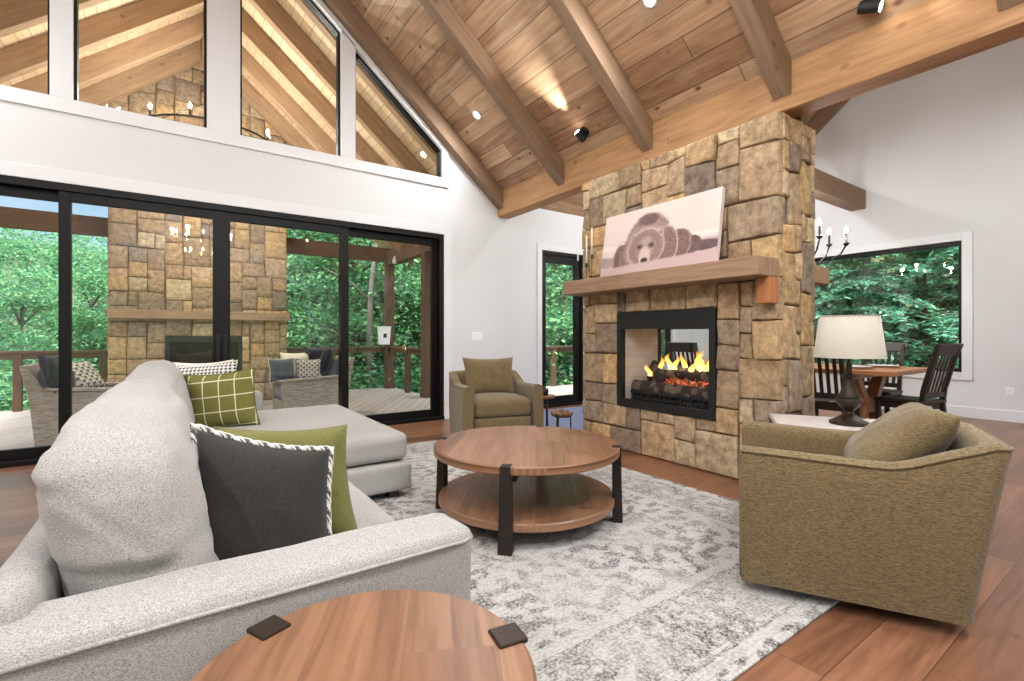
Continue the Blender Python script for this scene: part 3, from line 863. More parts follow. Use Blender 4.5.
# firebox: black metal surround both sides, brick side liners, hearth floor, hood
fr = .055
for (x0, x1) in ((FX0 - .012, FX0 + .05), (FX1 - .05, FX1 + .012)):
    bm = NB()
    box(bm, x0, x1, OY0, OY0 + fr, OZ0, OZ1, .003); box(bm, x0, x1, OY1 - fr, OY1, OZ0, OZ1, .003)
    box(bm, x0, x1, OY0 + fr, OY1 - fr, OZ1 - .155, OZ1, .003); box(bm, x0, x1, OY0 + fr, OY1 - fr, OZ0, OZ0 + .07, .003)
    if x0 < FX0: fb = fpart('firebox_surround', bm, M['matte_black'])
    else: fpart('firebox_surround', bm, M['matte_black'])['label'] = 'black metal surround on the dining side'
bm = NB(); box(bm, FX0 + .05, FX1 - .05, OY0 + .02, OY1 - .02, OZ0 + .01, OZ0 + .06); fpart('hearth_floor', bm, M['matte_black'], fb)
bm = NB(); box(bm, FX0 + .05, FX1 - .05, OY0 + .02, OY1 - .02, OZ1 - .10, OZ1 - .02); fpart('hood', bm, M['matte_black'], fb)
def brick_liner():
    m, nt, bs, out = new_mat('firebrick_lining'); k = NT(nt)
    bt = nt.nodes.new('ShaderNodeTexBrick'); u, v = k.uv(); k.lk(k.comb(u, v, 0.0), bt.inputs['Vector'])
    bt.inputs['Scale'].default_value = 1; bt.inputs['Brick Width'].default_value = .2; bt.inputs['Row Height'].default_value = .1; bt.inputs['Mortar Size'].default_value = .003
    bt.inputs['Color1'].default_value = lin((206, 190, 178)); bt.inputs['Color2'].default_value = lin((190, 174, 162)); bt.inputs['Mortar'].default_value = lin((178, 162, 150))
    k.lk(bt.outputs['Color'], bs.inputs['Base Color']); bs.inputs['Roughness'].default_value = .95; return m
ML = brick_liner()
for (y0, y1) in ((OY0 + .03, OY0 + .055), (OY1 - .055, OY1 - .03)):
    bm = NB(); box(bm, FX0 + .05, FX1 - .05, y0, y1, OZ0 + .06, OZ1 - .10); fpart('brick_liner', bm, ML, fb, uv=(1, 0, 0))
bm = NB(); box(bm, FX1 - .02, FX1 - .012, OY0 + fr, OY1 - fr, OZ0 + .07, OZ1 - .155); fpart('rear_glass', bm, M['glass'], fb)

# gas logs with flames: a thing of its own inside the box
lg = thing('gas_log_set', 'charred fire logs burning with yellow flames in the firebox', 'fire logs', (3.80, 2.70, OZ0 + .062)); lg.scale = (1.05, 1.08, 1.25)
bm = NB(); box(bm, -.17, .17, -.40, .40, 0, .03, .006)
for k in range(9): box(bm, -.18, -.165, -.40 + k * .1 - .01, -.40 + k * .1 + .01, .0, .085, .003)
box(bm, -.182, -.163, -.42, .42, .05, .07, .003)
obj('grate', bm, M['matte_black'], lg)
def rough_log(p0, p1, r, seed):
    bm = NB(); n = 16; seg = 14
    p0 = Vector(p0); p1 = Vector(p1)
    pts = []; rs = []
    for i in range(n + 1):
        t = i / n; p = p0.lerp(p1, t)
        p = p + Vector((noise.noise(Vector((t * 3, seed, 0))), 0, noise.noise(Vector((t * 3, 0, seed))))) * .02
        pts.append(p); rs.append(r * (.9 + .25 * noise.noise(Vector((t * 5, seed, 7)))))
    tube(bm, pts, rs, seg)
    c = bm.loops.layers.float_color.new('Col')
    for v in bm.verts: v.co += Vector((noise.noise(v.co * 30), noise.noise(v.co * 30 + V(5, 0, 0)), noise.noise(v.co * 30 + V(0, 9, 0)))) * .012
    for f in bm.faces:
        q = noise.noise(f.calc_center_median() * 14 + V(seed, 0, 0))
        cc = lin((58, 50, 46)) if q < .1 else lin((104, 92, 82))
        for l in f.loops: l[c] = cc
    return bm
for i, (a, b, r) in enumerate((((.06, -.40, .13), (.08, .38, .17), .075), ((-.12, -.40, .085), (-.12, .41, .095), .072), ((-.12, .12, .17), (.08, .34, .25), .055), ((-.04, -.32, .19), (.02, .05, .22), .05), ((-.12, -.38, .17), (.10, -.18, .26), .042))):
    obj('log', rough_log(a, b, r, i * 3.3), M['log'], lg, smooth=True)
def flame_mat():
    m = bpy.data.materials.new('flame'); m.use_nodes = True; nt = m.node_tree; nt.nodes.clear(); k = NT(nt)
    o = nt.nodes.new('ShaderNodeOutputMaterial'); e = nt.nodes.new('ShaderNodeEmission'); t = nt.nodes.new('ShaderNodeBsdfTransparent'); mx = nt.nodes.new('ShaderNodeMixShader')
    u, v = k.uv()
    k.lk(k.ramp(v, [(0, (1, .62, .25, 1)), (.45, (1, .62, .10, 1)), (1, (.9, .22, .01, 1))]), e.inputs[0]); e.inputs[1].default_value = 2.6
    k.lk(k.ramp(v, [(0, (.9, .9, .9, 1)), (.5, (.55, .55, .55, 1)), (1, (0, 0, 0, 1))]), mx.inputs[0])
    k.lk(t.outputs[0], mx.inputs[1]); k.lk(e.outputs[0], mx.inputs[2]); k.lk(mx.outputs[0], o.inputs[0]); return m
M['flame'] = flame_mat()
fr_ = random.Random(4)
for (x, y, z, hgt) in ((-.02, .23, .20, .19), (-.03, .06, .24, .14), (-.05, .30, .18, .13), (.03, .14, .24, .17), (.04, -.14, .24, .22), (.0, -.02, .22, .20), (-.02, -.10, .22, .15), (0, -.18, .22, .24), (-.03, -.25, .22, .20), (.02, -.31, .20, .15)):
    bm = NB(); uvl = bm.loops.layers.uv.verify(); seg = 8; n = 8; rings = []
    for i in range(n + 1):
        t = i / n; r = .027 * (1 - t) ** .8 * (1 + 1.1 * t) + .001
        ox, oy = .035 * math.sin(t * 4 + x * 90), .045 * math.sin(t * 3.5 + y * 40) * t
        rings.append([bm.verts.new((x + ox * t + r * .6 * math.cos(2 * PI * k / seg), y + oy + r * math.sin(2 * PI * k / seg), z + t * hgt * .72)) for k in range(seg)])
    for i in range(n):
        for k_ in range(seg):
            f = bm.faces.new((rings[i][k_], rings[i][(k_ + 1) % seg], rings[i + 1][(k_ + 1) % seg], rings[i + 1][k_]))
            for l, tt in zip(f.loops, (i / n, i / n, (i + 1) / n, (i + 1) / n)): l[uvl].uv = (0, tt)
    obj('flame', bm, M['flame'], lg, smooth=True)
def ember_mat():
    m, nt, bs, out = new_mat('glowing_embers'); k = NT(nt)
    bs.inputs['Base Color'].default_value = lin((40, 28, 24)); f = k.noise(k.objc(), 40, 3, .7)
    k.lk(k.ramp(f, [(.45, (0, 0, 0, 1)), (.56, (.9, .12, .02, 1)), (.7, (1, .45, .2, 1))]), bs.inputs['Emission Color']); bs.inputs['Emission Strength'].default_value = .7; return m
bm = NB(); bmesh.ops.create_grid(bm, x_segments=18, y_segments=40, size=1)
for v in bm.verts: v.co = Vector((v.co.x * .05 - .075, v.co.y * .27 - .04, .172 + .03 * noise.noise(v.co * 9) - abs(v.co.x) * .03))
o = obj('ember_bed', bm, ember_mat(), lg, smooth=True); so = o.modifiers.new('thick', 'SOLIDIFY'); so.thickness = .03
# loose lava rock in front of the grate
bm = NB(); rr = random.Random(3)
for k in range(150):
    s = rr.uniform(.008, .016); b2 = bmesh.new(); bmesh.ops.create_icosphere(b2, subdivisions=1, radius=s)
    for v in b2.verts: v.co *= rr.uniform(.7, 1.25)
    merge(bm, b2, Matrix.Translation((rr.uniform(-.215, -.15), rr.uniform(-.42, .42), rr.uniform(.004, .02))))
tag(obj('lava_rock', bm, M['matte_black'], mw=Matrix.Translation((3.80, 2.70, OZ0 + .062))), 'loose black lava rock along the front of the firebox', 'lava rock', kind='stuff')
add_light('POINT', 'fire_lamp', (3.78, 2.62, .86), 1.5, (1, .72, .45), .06)

# ------------------------------------------------------------------ bear picture
def bear_color(u, v):
    """u 0..1 left to right, v 0..1 bottom to top: a sleepy brown bear lying on gravel, sepia print"""
    N = lambda s, o=0.0: noise.noise(Vector((u * s * 2 + o, v * s, o * 1.7)))
    def sm(t, a, b):
        t = max(0, min(1, (t - a) / (b - a))); return t * t * (3 - 2 * t)
    c = Vector((224, 208, 201))
    def put(col, a):
        nonlocal c
        a = max(0, min(1, a)); c = c * (1 - a) + Vector(col) * a
    put((206, 186, 180), sm(.62 - v + .1 * N(2, 3), 0, .5) * (.35 + .5 * sm(u, .55, 1)))
    put((236, 222, 216), sm(.07 - abs(v - .44 - .03 * N(3)), 0, .06) * (sm(u, .62, .8) + sm(.25 - u, 0, .15)) * .8)
    put((150, 130, 130), sm(.33 + .04 * u + .03 * N(5) - v, 0, .05) * .8)
    put((196, 172, 170), sm(.16 + .07 * u + .015 * N(20) - v, -.01, .03))
    if v < .25: put((150, 126, 124), (N(60, 3) - .15) * 1.6 * sm(.2 + .06 * u - v, 0, .05)); put((228, 206, 202), (N(80, 8) - .2) * 1.5 * sm(.2 + .06 * u - v, 0, .05))
    def ell(cx, cy, rx, ry, nf=.05): return math.sqrt(((u - cx) / rx) ** 2 + ((v - cy) / ry) ** 2) + nf * (N(30, cx * 9) + .5 * N(60, cx * 5))
    fur = N(38, 5) * .6 + N(85, 6) * .5
    def blob(cx, cy, rx, ry, col, amp=28, nf=.05, soft=.12, shade=0.0):
        q = ell(cx, cy, rx, ry, nf); f = amp * fur - shade * max(0, q - .55) * 90 * 0
        put([x + f for x in col], sm(1 - q, -soft * .3, soft * .7))
        return q
    gnd = .13 + .06 * u
    if v > gnd - .02:
        w = sm(v - gnd, -.02, .03)
        blob(.90, .26, .14, .07, (104, 86, 86), 24)
        blob(.80, .30, .09, .13, (112, 90, 88), 26)
        blob(.70, .34, .12, .22, (128, 104, 100), 30)
        blob(.20, .22, .085, .27, (122, 98, 95), 30)
        q = ell(.215, .24, .09, .29); put((206, 182, 176), sm(.10 - abs(q - 1), 0, .08) * .7 * (v > gnd))
        blob(.27, .24, .09, .30, (140, 114, 109), 32)
        blob(.44, .40, .215, .50, (158, 132, 126), 34)
        blob(.43, .80, .10, .10, (118, 94, 91), 24, .08, .6)
        blob(.45, .62, .15, .10, (170, 146, 139), 26, .1, .7)
        blob(.61, .32, .095, .31, (136, 110, 105), 30)
        q = ell(.60, .33, .10, .32); put((208, 186, 180), sm(.09 - abs(q - 1), 0, .07) * .75 * (u > .6))
        q = ell(.74, .34, .06, .2); put((200, 178, 172), sm(.08 - abs(q - 1), 0, .06) * .6 * (u > .76))
        for ex in (.305, .545):
            blob(ex, .565, .036, .062, (182, 158, 152), 16); blob(ex, .555, .02, .036, (120, 96, 93), 10, .03, .4)
        q = ell(.425, .37, .165, .29)
        put([x + 34 * fur for x in (164, 138, 132)], sm(1 - q, -.03, .10))
        put((208, 186, 180), sm(.09 - abs(q - 1), 0, .08) * .65)
        put((126, 102, 98), sm(.30 - abs(q - .72), 0, .3) * .45)
        blob(.425, .44, .06, .12, (176, 152, 145), 22, .05, .7)
        for ex in (.372, .478):
            blob(ex, .40, .034, .046, (120, 96, 92), 14, .03, .6); blob(ex, .40, .012, .018, (58, 44, 44), 0, .0, .6)
        blob(.425, .235, .056, .16, (208, 186, 178), 16, .03, .35)
        blob(.425, .18, .034, .045, (76, 60, 60), 6, .02, .4)
        blob(.425, .115, .046, .026, (112, 90, 88), 10, .03, .6)
    put((196, 172, 170), sm(gnd + .01 * N(40) - v, -.012, .012) * .9)
    return lin([max(20, min(245, x)) for x in c])
PW, PH = 1.225, .605
pm = frame_m((3.392, 2.715, 1.662), (0, -1, 0), (.16, 0, 1))   # local x: left to right seen from the room, z up
pic = thing('canvas_picture', 'wide sepia canvas print of a resting bear leaning on the mantel', 'picture')
pic.matrix_world = pm
bm = NB(); cl_ = bm.loops.layers.float_color.new('Col'); NX, NZ = 220, 110; G = {}
for i in range(NX + 1):
    for j in range(NZ + 1): G[i, j] = bm.verts.new((-PW / 2 + PW * i / NX, -.0205, PH * j / NZ))
cc = {}
for i in range(NX + 1):
    for j in range(NZ + 1): cc[i, j] = bear_color(i / NX, j / NZ)
for i in range(NX):
    for j in range(NZ):
        q = ((i, j), (i + 1, j), (i + 1, j + 1), (i, j + 1)); f = bm.faces.new([G[k] for k in q])
        for l, k in zip(f.loops, q): l[cl_] = cc[k]
obj('print', bm, attr_mat('canvas_print', .8, 1, 0, 0), pic, recalc=False)
bm = NB(); box(bm, -PW / 2, PW / 2, -.02, .02, 0, PH, .002); obj('stretcher_canvas', bm, plain('canvas_edge', (214, 200, 194), .8), pic)

# ------------------------------------------------------------------ taper candles on the mantel
for (x, y, h0, h1, lab) in ((3.38, 3.647, .205, .33, 'shortest thin black candlestick at the outer end of the mantel'), (3.38, 3.520, .165, .45, 'middle thin black candlestick with cream taper on the mantel'), (3.38, 3.445, .24, .52, 'tallest black candlestick with cream taper, nearest the bear picture')):
    t = thing('candlestick', lab, 'candlestick', (x, y, 1.6585), 0, 'taper candlesticks on the mantel')
    bm = NB(); lathe(bm, [(0, 0), (.032, 0), (.032, .005), (.008, .010), (.004, .02), (.004, h0 - .03), (.008, h0 - .024), (.012, h0), (.012, h0 + .012), (.0, h0 + .012)], seg=18); obj('holder', bm, M['matte_black'], t, smooth=True)
    bm = NB(); lathe(bm, [(0, h0 + .005), (.010, h0 + .005), (.0075, h1), (.003, h1 + .006), (0, h1 + .006)], seg=14); c = obj('candle', bm, M['cream'], t, smooth=True)
    bm = NB(); tube(bm, [(0, 0, h1 + .004), (.001, 0, h1 + .016)], .0012, 6); obj('wick', bm, M['matte_black'], c)

# ------------------------------------------------------------------ sectional sofa (world coordinates, shifted to its root)
SO = Vector((.25, 3.0, 0))
sofa = thing('sectional_sofa', 'light grey sectional sofa with chaise by the sliding glass door', 'sofa', SO)
def spart(name, bm, mat=None, parent=None, smooth=True, c=(0, 0, 0), **k):
    bmesh.ops.translate(bm, vec=Vector(c) - SO, verts=bm.verts[:])
    return obj(name, bm, mat or M['sofa'], parent or sofa, smooth=smooth, **k)
S0, S1, SB = 1.07, 5.00, -.30       # near side, far side, back
def sblock(name, x0, x1, y0, y1, z0, z1, r, puff=(0, 0, 0), n=12, wr=.003, seed=1, ws=5, parent=None):
    b = soft_box((x1 - x0) / 2, (y1 - y0) / 2, (z1 - z0) / 2, r, puff, n, wr, seed, ws)
    return spart(name, b, None, parent, True, ((x0 + x1) / 2, (y0 + y1) / 2, (z0 + z1) / 2))
sblock('base', SB + .04, .60, S0 + .12, 3.12, .055, .27, .025, seed=2)
sblock('base', SB + .04, 1.32, 3.06, S1 - .14, .055, .25, .03, seed=3)
sblock('back_frame', SB, -.20, S0 + .10, S1 - .10, .06, .655, .05, (.0, 0, .01), 16, .004, 4)
for (y0, y1, sd) in ((S0, S0 + .185, 5), (S1 - .185, S1, 6)):
    a = sblock('arm', SB + .01, .635, y0, y1, .055, .605, .03, (0, .008, .004), 16, .003, sd)
    # welt seam along the outer top edge
    oy = y0 - .003 if sd == 5 else y1 + .003
    bm = NB(); e_ = -1 if sd == 5 else 1; tube(bm, [(SB + .06, oy, .577), (.0, oy + e_ * .004, .580), (.40, oy + e_ * .004, .580), (.60, oy, .578), (.630, oy - e_ * .018, .577), (.637, oy - e_ * .05, .577)], .0045, 8); spart('welt', bm, None, a)
sblock('seat_cushion', -.06, .655, S0 + .19, 3.08, .27, .455, .05, (.01, 0, .022), 16, .005, 7, 3)
sblock('chaise_cushion', -.06, 1.31, 3.09, S1 - .19, .25, .445, .06, (.01, .0, .02), 18, .005, 8, 3)
# tall plump back cushions overhanging the frame
for (y0, y1, sd, lean) in ((S0 + .19, 2.93, 9, 0), (2.95, S1 - .19, 10, 0)):
    b = soft_box(.135, (y1 - y0) / 2, .255, .10, (.015, .02, .02), 30, .006, sd, 6.0)
    for v in b.verts:
        v.co.x += -.05 * (v.co.z / .25)     # leaning back over the frame
        e = abs(v.co.y) / ((y1 - y0) / 2)
        v.co.z -= .035 * e ** 6 * (1 if v.co.z > 0 else 0)
        cr = max(0, 1 - abs(noise.noise(Vector((v.co.x * 3.5, v.co.y * 1.6 + v.co.z * 1.5, v.co.z * 7.5 + sd * 3)))) * 9)
        v.co.x *= 1 - .06 * cr; v.co.z -= .006 * cr; v.co.y *= 1 - .006 * cr
        v.co += Vector((.004, 0, .007)) * noise.noise(Vector((v.co.x * 6, v.co.y * 2.2, v.co.z * 18 + sd)))
    spart('back_cushion', b, None, None, True, (-.072, (y0 + y1) / 2, .650))
for (x, y) in ((-.22, S0 + .1), (.55, S0 + .1), (-.22, S1 - .1), (1.20, 3.14), (1.20, S1 - .25), (.55, S1 - .08)):
    bm = NB(); box(bm, x - .035, x + .035, y - .035, y + .035, .012, .062, .004); spart('foot', bm, M['espresso'], smooth=False)

# throw pillows
def throw_pillow(label, w, h, T, mw, mats, trim=None, seed=0, trim_r=.011, shear=0.0):
    t = thing('throw_pillow', label, 'pillow')
    t.matrix_world = mw
    b = pillow(w, h, T, seed=seed)
    for v in b.verts: v.co.x += shear * v.co.z
    obj('cover', b, mats, t, smooth=True)
    if trim:
        bm = NB(); tube(bm, [p + Vector((shear * p.z, 0, 0)) for p in pillow_rim(w, h)], trim_r, 8, closed=True)
        uvl = bm.loops.layers.uv.verify()
        for f in bm.faces:
            for l in f.loops: l[uvl].uv = (l.vert.co.x * 5 + l.vert.co.z * 5.3, l.vert.co.y * 9)
        obj('trim', bm, trim, t, smooth=True)
    return t
throw_pillow('charcoal pillow with black and white woven trim behind the near sofa arm', .182, .205, .07, frame_m((.204, 1.475, .604), (.322, -.10, -.085), (-.08, .16, 1)), M['charcoal'], M['weave'], 1, .009, -.30)
throw_pillow('plain moss green pillow standing behind the charcoal pillow', .20, .19, .07, frame_m((.296, 1.675, .622), (.82, -.30, -.03), (-.06, .16, 1)), M['green'], None, 2, .01, -.16)
throw_pillow('green windowpane plaid pillow at the chaise end of the sofa', .235, .21, .08, frame_m((.265, 3.98, .640), (.90, -.42, .10), (-.14, .10, 1)), M['plaid'], M['green'], 3, .005)
throw_pillow('black and white woven pillow peeking out behind the plaid pillow', .255, .235, .08, frame_m((.15, 4.22, .675), (.90, -.42, .06), (-.14, .16, 1)), M['hound'], None, 4)
throw_pillow('beige pillow tip showing above the black and white pillow', .22, .22, .07, frame_m((.17, 4.46, .69), (.90, -.42, .04), (-.10, .16, 1)), M['cream'], None, 5)

# ------------------------------------------------------------------ rug and painted sky reflection
bm = NB(); box(bm, -1.37, 1.37, -1.86, 1.86, 0, .012, .004, 2)
tag(obj('area_rug', bm, M['rug'], mw=Matrix.Translation((1.665, 2.705, .0005))), 'large distressed light grey patterned rug under the coffee table', 'rug')
bm = NB(); box(bm, -1.05, 1.05, -.72, .72, 0, .008, .003)  # thin blue sheet laid where the floor reflects the sky
tag(obj('sky_reflection_sheet', bm, M['skysheen'], mw=Matrix.Translation((4.55, 4.78, .0005))), 'slate blue sheet standing in for sky reflected on the floor inside the glass door', 'rug')

# ------------------------------------------------------------------ round tables
def leg_shape(bm, ang, R, z0, z1, wt, wb, th):
    """tapered hewn post whose head is let into the rim of the top"""
    b = bmesh.new(); ca, sa = math.cos(ang), math.sin(ang)
    ring = []
    for (z, w, o) in ((z0, wb, .010), (z0 + (z1 - z0) * .45, (wt + wb) / 2, .004), (z1, wt, 0)):
        ring.append([b.verts.new(((R + r) * ca - s * sa, (R + r) * sa + s * ca, z)) for (r, s) in ((-th + o * .3, -w / 2), (o, -w / 2), (o, w / 2), (-th + o * .3, w / 2))])
    for A, B in zip(ring, ring[1:]):
        for k in range(4): b.faces.new((A[k], A[(k + 1) % 4], B[(k + 1) % 4], B[k]))
    b.faces.new(ring[0][::-1]); b.faces.new(ring[-1])
    bmesh.ops.recalc_face_normals(b, faces=b.faces[:])
    bmesh.ops.bevel(b, geom=b.edges[:], offset=.004, segments=1, affect='EDGES')
    merge(bm, b)
def disc(r, z0, z1, seg=96, ch=.006):
    bm = NB(); lathe(bm, [(0, z0), (r - ch, z0), (r, z0 + ch), (r, z1 - ch), (r - ch, z1), (0, z1)], seg=seg); return bm
CT = (1.752, 2.352)
ct = thing('coffee_table', 'round two tier wooden coffee table with dark legs on the rug', 'coffee table', (CT[0], CT[1], .0125))
GD = (.62, .78, 0)
R = .56
o = autosmooth(obj('tabletop', disc(R, .392, .4375), M['tabletop'], ct, uv=GD))
o = autosmooth(obj('lower_shelf', disc(.53, .098, .142), M['tabletop'], ct, uv=GD))
for a in (43, 133, 222.5, 313.5):
    bm = NB(); leg_shape(bm, math.radians(a), R + .006, 0, .441, .054, .074, .052); obj('leg', bm, M['darkleg'], ct, uv=(0, 0, 1))
bm = NB(); q = .36
beam_between(bm, (-q, -q, .368), (q, q, .368), .05, .04); beam_between(bm, (-q, q, .366), (q, -q, .366), .05, .04); obj('cross_bar', bm, M['darkleg'], ct)
ET = (.238, .750)
et = thing('end_table', 'round wooden end table with dark metal corners beside the sofa arm', 'side table', (ET[0], ET[1], 0.0))
autosmooth(obj('tabletop', disc(.275, .515, .560), M['tabletop'], et, uv=(.45, .9, 0)))
for a in (113, -9, 233):
    bm = NB(); ra = math.radians(a)
    leg_shape(bm, ra, .277, 0, .5605, .045, .052, .05); obj('leg', bm, M['darkleg'], et, uv=(0, 0, 1))
    b = NB(); b2 = bmesh.new(); box(b, .225, .281, -.028, .028, .556, .5655, .0035, 2); bmesh.ops.rotate(b, cent=(0, 0, 0), matrix=Matrix.Rotation(ra, 3, 'Z'), verts=b.verts[:]); obj('corner_cap', b, M['bronze'], et)

# ------------------------------------------------------------------ barrel armchairs
def armchair_shell():
    """swept U: arm front -> arm -> back -> arm -> arm front; every station is a closed cross-section"""
    D2, W2, th = .385, .39, .095
    path = []     # (outer x, outer y, inner x, inner y, s) with s the share of 'backness'
    def add(ox, oy, nx, ny, top): path.append((ox, oy, nx, ny, top))
    def smooth01(t): t = max(0, min(1, t)); return t * t * (3 - 2 * t)
    n = 16; rc = .07
    xs = [D2 - (2 * D2 - rc) * i / n for i in range(n + 1)]
    def topz(x): return .612 - .014 * smooth01((D2 - x) / .5) + .105 * smooth01((-.12 - x) / .25)
    half = []
    for x in xs: half.append((x, W2, 0, 1, topz(x)))
    for k in range(1, 6):
        a = PI / 2 * k / 6; half.append((-D2 + rc - rc * math.sin(a), W2 - rc + rc * math.cos(a), -math.sin(a), math.cos(a), topz(-D2)))
    half.append((-D2, W2 - rc, -1, 0, topz(-D2)))
    for k in range(1, 6): half.append((-D2, (W2 - rc) * (1 - k / 5.0), -1, 0, topz(-D2) + .004 * k))
    path = half + [(x, -y, nx, -ny, t) for (x, y, nx, ny, t) in half[-2::-1]]
    bm = NB(); rings = []
    for i, (x, y, nx, ny, top) in enumerate(path):
        end = .0
        r = .022; sec = []
        z0 = .045
        prof = [(0, z0), (0, z0 + .02)] + [(0, z0 + .02 + (top - .06 - z0) * q / 5) for q in range(1, 6)] + [(-.006, top - .02), (-.024, top - .003), (-.05, top), (-.075, top - .006), (-.09, top - .026)] + [(-th, top - .06 - (top - .06 - z0) * q / 5) for q in range(0, 6)]
        ring = []
        for (o, z) in prof:
            lean = -.12 * smooth01((-.12 - x) / .28) * max(0, (z - z0) / .7) ** 1.2
            px, py = x + nx * o + lean, y + ny * o
            py += .010 * math.sin(PI * min(1, (z - z0) / .55)) * (1 if y > 0 else -1) * abs(ny)
            ring.append(bm.verts.new((px, py, z)))
        rings.append(ring)
    for A, B in zip(rings, rings[1:]):
        m = len(A)
        for k in range(m): bm.faces.new((A[k], A[(k + 1) % m], B[(k + 1) % m], B[k]))
    bm.faces.new(rings[0]); bm.faces.new(rings[-1][::-1])
    bmesh.ops.recalc_face_normals(bm, faces=bm.faces[:])
    edges = []
    for side in (0, -1):
        pass
    outer = [rings[i][7].co.copy() + Vector((path[i][2] * .003, path[i][3] * .003, .004)) for i in range(len(rings))]
    fr = [[rings[e][k].co.copy() for k in range(1, len(rings[e]) - 2)] for e in (0, -1)]
    return bm, outer, fr
def armchair(label, loc, rz, pill):
    t = thing('armchair', label, 'armchair', loc, rz, 'olive armchairs')
    bm, outer, fr = armchair_shell()
    sh = autosmooth(obj('shell', bm, M['olive'], t), 50)
    bm = NB(); tube(bm, outer, .0055, 8); obj('welt', bm, M['olive'], sh, smooth=True)
    for f in fr:
        bm = NB(); tube(bm, [p + Vector((.002, 0, 0)) for p in f], .0055, 8); obj('welt', bm, M['olive'], sh, smooth=True)
    b = soft_box(.33, .293, .10, .03, (0, 0, .0), 10, .002, 3); bmesh.ops.translate(b, vec=(.04, 0, .205), verts=b.verts[:]); obj('seat_deck', b, M['olive'], t, smooth=True)
    b = soft_box(.335, .292, .085, .05, (.006, 0, .025), 16, .004, 5); bmesh.ops.translate(b, vec=(.035, 0, .39), verts=b.verts[:]); obj('seat_cushion', b, M['olive'], t, smooth=True)
    b = pillow(.285 if pill == 1 else .295, .215 if pill == 1 else .235, .10, 20, .006, pill); bmesh.ops.transform(b, matrix=frame_m(*BACKP[pill]), verts=b.verts[:]); obj('back_pillow', b, M['olive'], t, smooth=True)
    bm = NB(); lathe(bm, [(0, 0), (.25, 0), (.26, .008), (.26, .05), (0, .05)], seg=40); obj('swivel_base', bm, M['matte_black'], t, smooth=False)
    return t
BACKP = {1: ((-.165, .0, .655), (0, 1, 0), (-.26, 0, 1)), 2: ((-.225, -.02, .612), (.10, 1, .05), (-.80, 0, .72))}
armchair('olive swivel armchair facing the sofa beside the table lamp, seen from its side', (2.5025, .9626, .0125), math.radians(118.5), 2)
armchair('olive armchair between the sliding door and the black glass door', (2.69, 4.18, .0125), math.radians(-107), 1)

# ------------------------------------------------------------------ little nesting tables by the glass door
def stool_table(name, label, loc, r, h, nb, seed):
    t = thing(name, label, 'side table', loc, seed)
    bm = NB(); rr = random.Random(seed)
    lathe(bm, [(0, h - .028), (r * .96, h - .028), (r, h - .018), (r, h - .006), (r * .97, h), (0, h)], seg=48)
    for v in bm.verts:
        a = math.atan2(v.co.y, v.co.x); k = 1 + .05 * math.sin(a * 5 + seed) + .03 * math.sin(a * 11)
        v.co.x *= k; v.co.y *= k
    autosmooth(obj('tabletop', bm, M['tabletop'], t, uv=(1, .2, 0)))
    for k in range(3):
        a = 2 * PI * k / 3 + .5; bm = NB(); p = Vector((math.cos(a), math.sin(a), 0)) * r * .86
        tube(bm, [p + V(0, 0, h - .02), p * 1.08], .008, 8); obj('leg', bm, M['matte_black'], t, smooth=True)
    bm = NB(); tube(bm, [(r * .86 * math.cos(2 * PI * k / 32), r * .86 * math.sin(2 * PI * k / 32), h - .034) for k in range(32)], .006, 6, closed=True); obj('ring', bm, M['matte_black'], t, smooth=True)
    return t
stool_table('accent_table', 'taller little table with thin black legs holding small dark pots', (3.33, 4.20, .009), .155, .435, 0, 2)
st = stool_table('accent_stool', 'low stool with a knobbly wooden top beside the stone fireplace', (3.37, 3.885, .009), .105, .275, 0, 5)
for k in range(9):
    a = 2 * PI * k / 9; bm = NB(); bmesh.ops.create_uvsphere(bm, u_segments=14, v_segments=9, radius=.026 + .006 * (k % 3 == 0))
    for v in bm.verts: v.co.z *= .9
    obj('wooden_bead', bm, M['tabletop'], st, smooth=True, uv=(0, 0, 1), mw=Matrix.Translation((.098 * math.cos(a), .098 * math.sin(a), .272)))
for (dx, dy, r, h, lab) in ((-.075, -.05, .036, .085, 'small dark cup at the armchair side of the little table'), (.02, -.045, .045, .075, 'small black pot with a sprig on the little table')):
    t = thing('plant_pot', lab, 'pot', (3.33 + dx, 4.20 + dy, .4445))
    bm = NB(); lathe(bm, [(0, 0), (r * .75, 0), (r, h * .45), (r * .92, h), (r * .82, h), (r * .8, h * .8), (0, h * .8)], seg=24); obj('pot', bm, M['matte_black'], t, smooth=True)
    bm = NB(); rr = random.Random(int(r * 1000)); c = bm.loops.layers.float_color.new('Col')
    for k in range(12):
        a = rr.uniform(0, 6.28); d = Vector((math.cos(a) * .5, math.sin(a) * .5, 1)).normalized(); L = rr.uniform(.03, .07)
        p = Vector((0, 0, h * .8)); s = Vector((-math.sin(a), math.cos(a), 0)) * .006
        vs_ = [bm.verts.new(p + d * L * q + s * w) for q, w in ((0, 0), (.5, 1), (1, 0), (.5, -1))]; bm.faces.new(vs_)
    for f in bm.faces:
        for l in f.loops: l[c] = lin((86, 112, 84))
    obj('sprig', bm, M['leaf'], t)

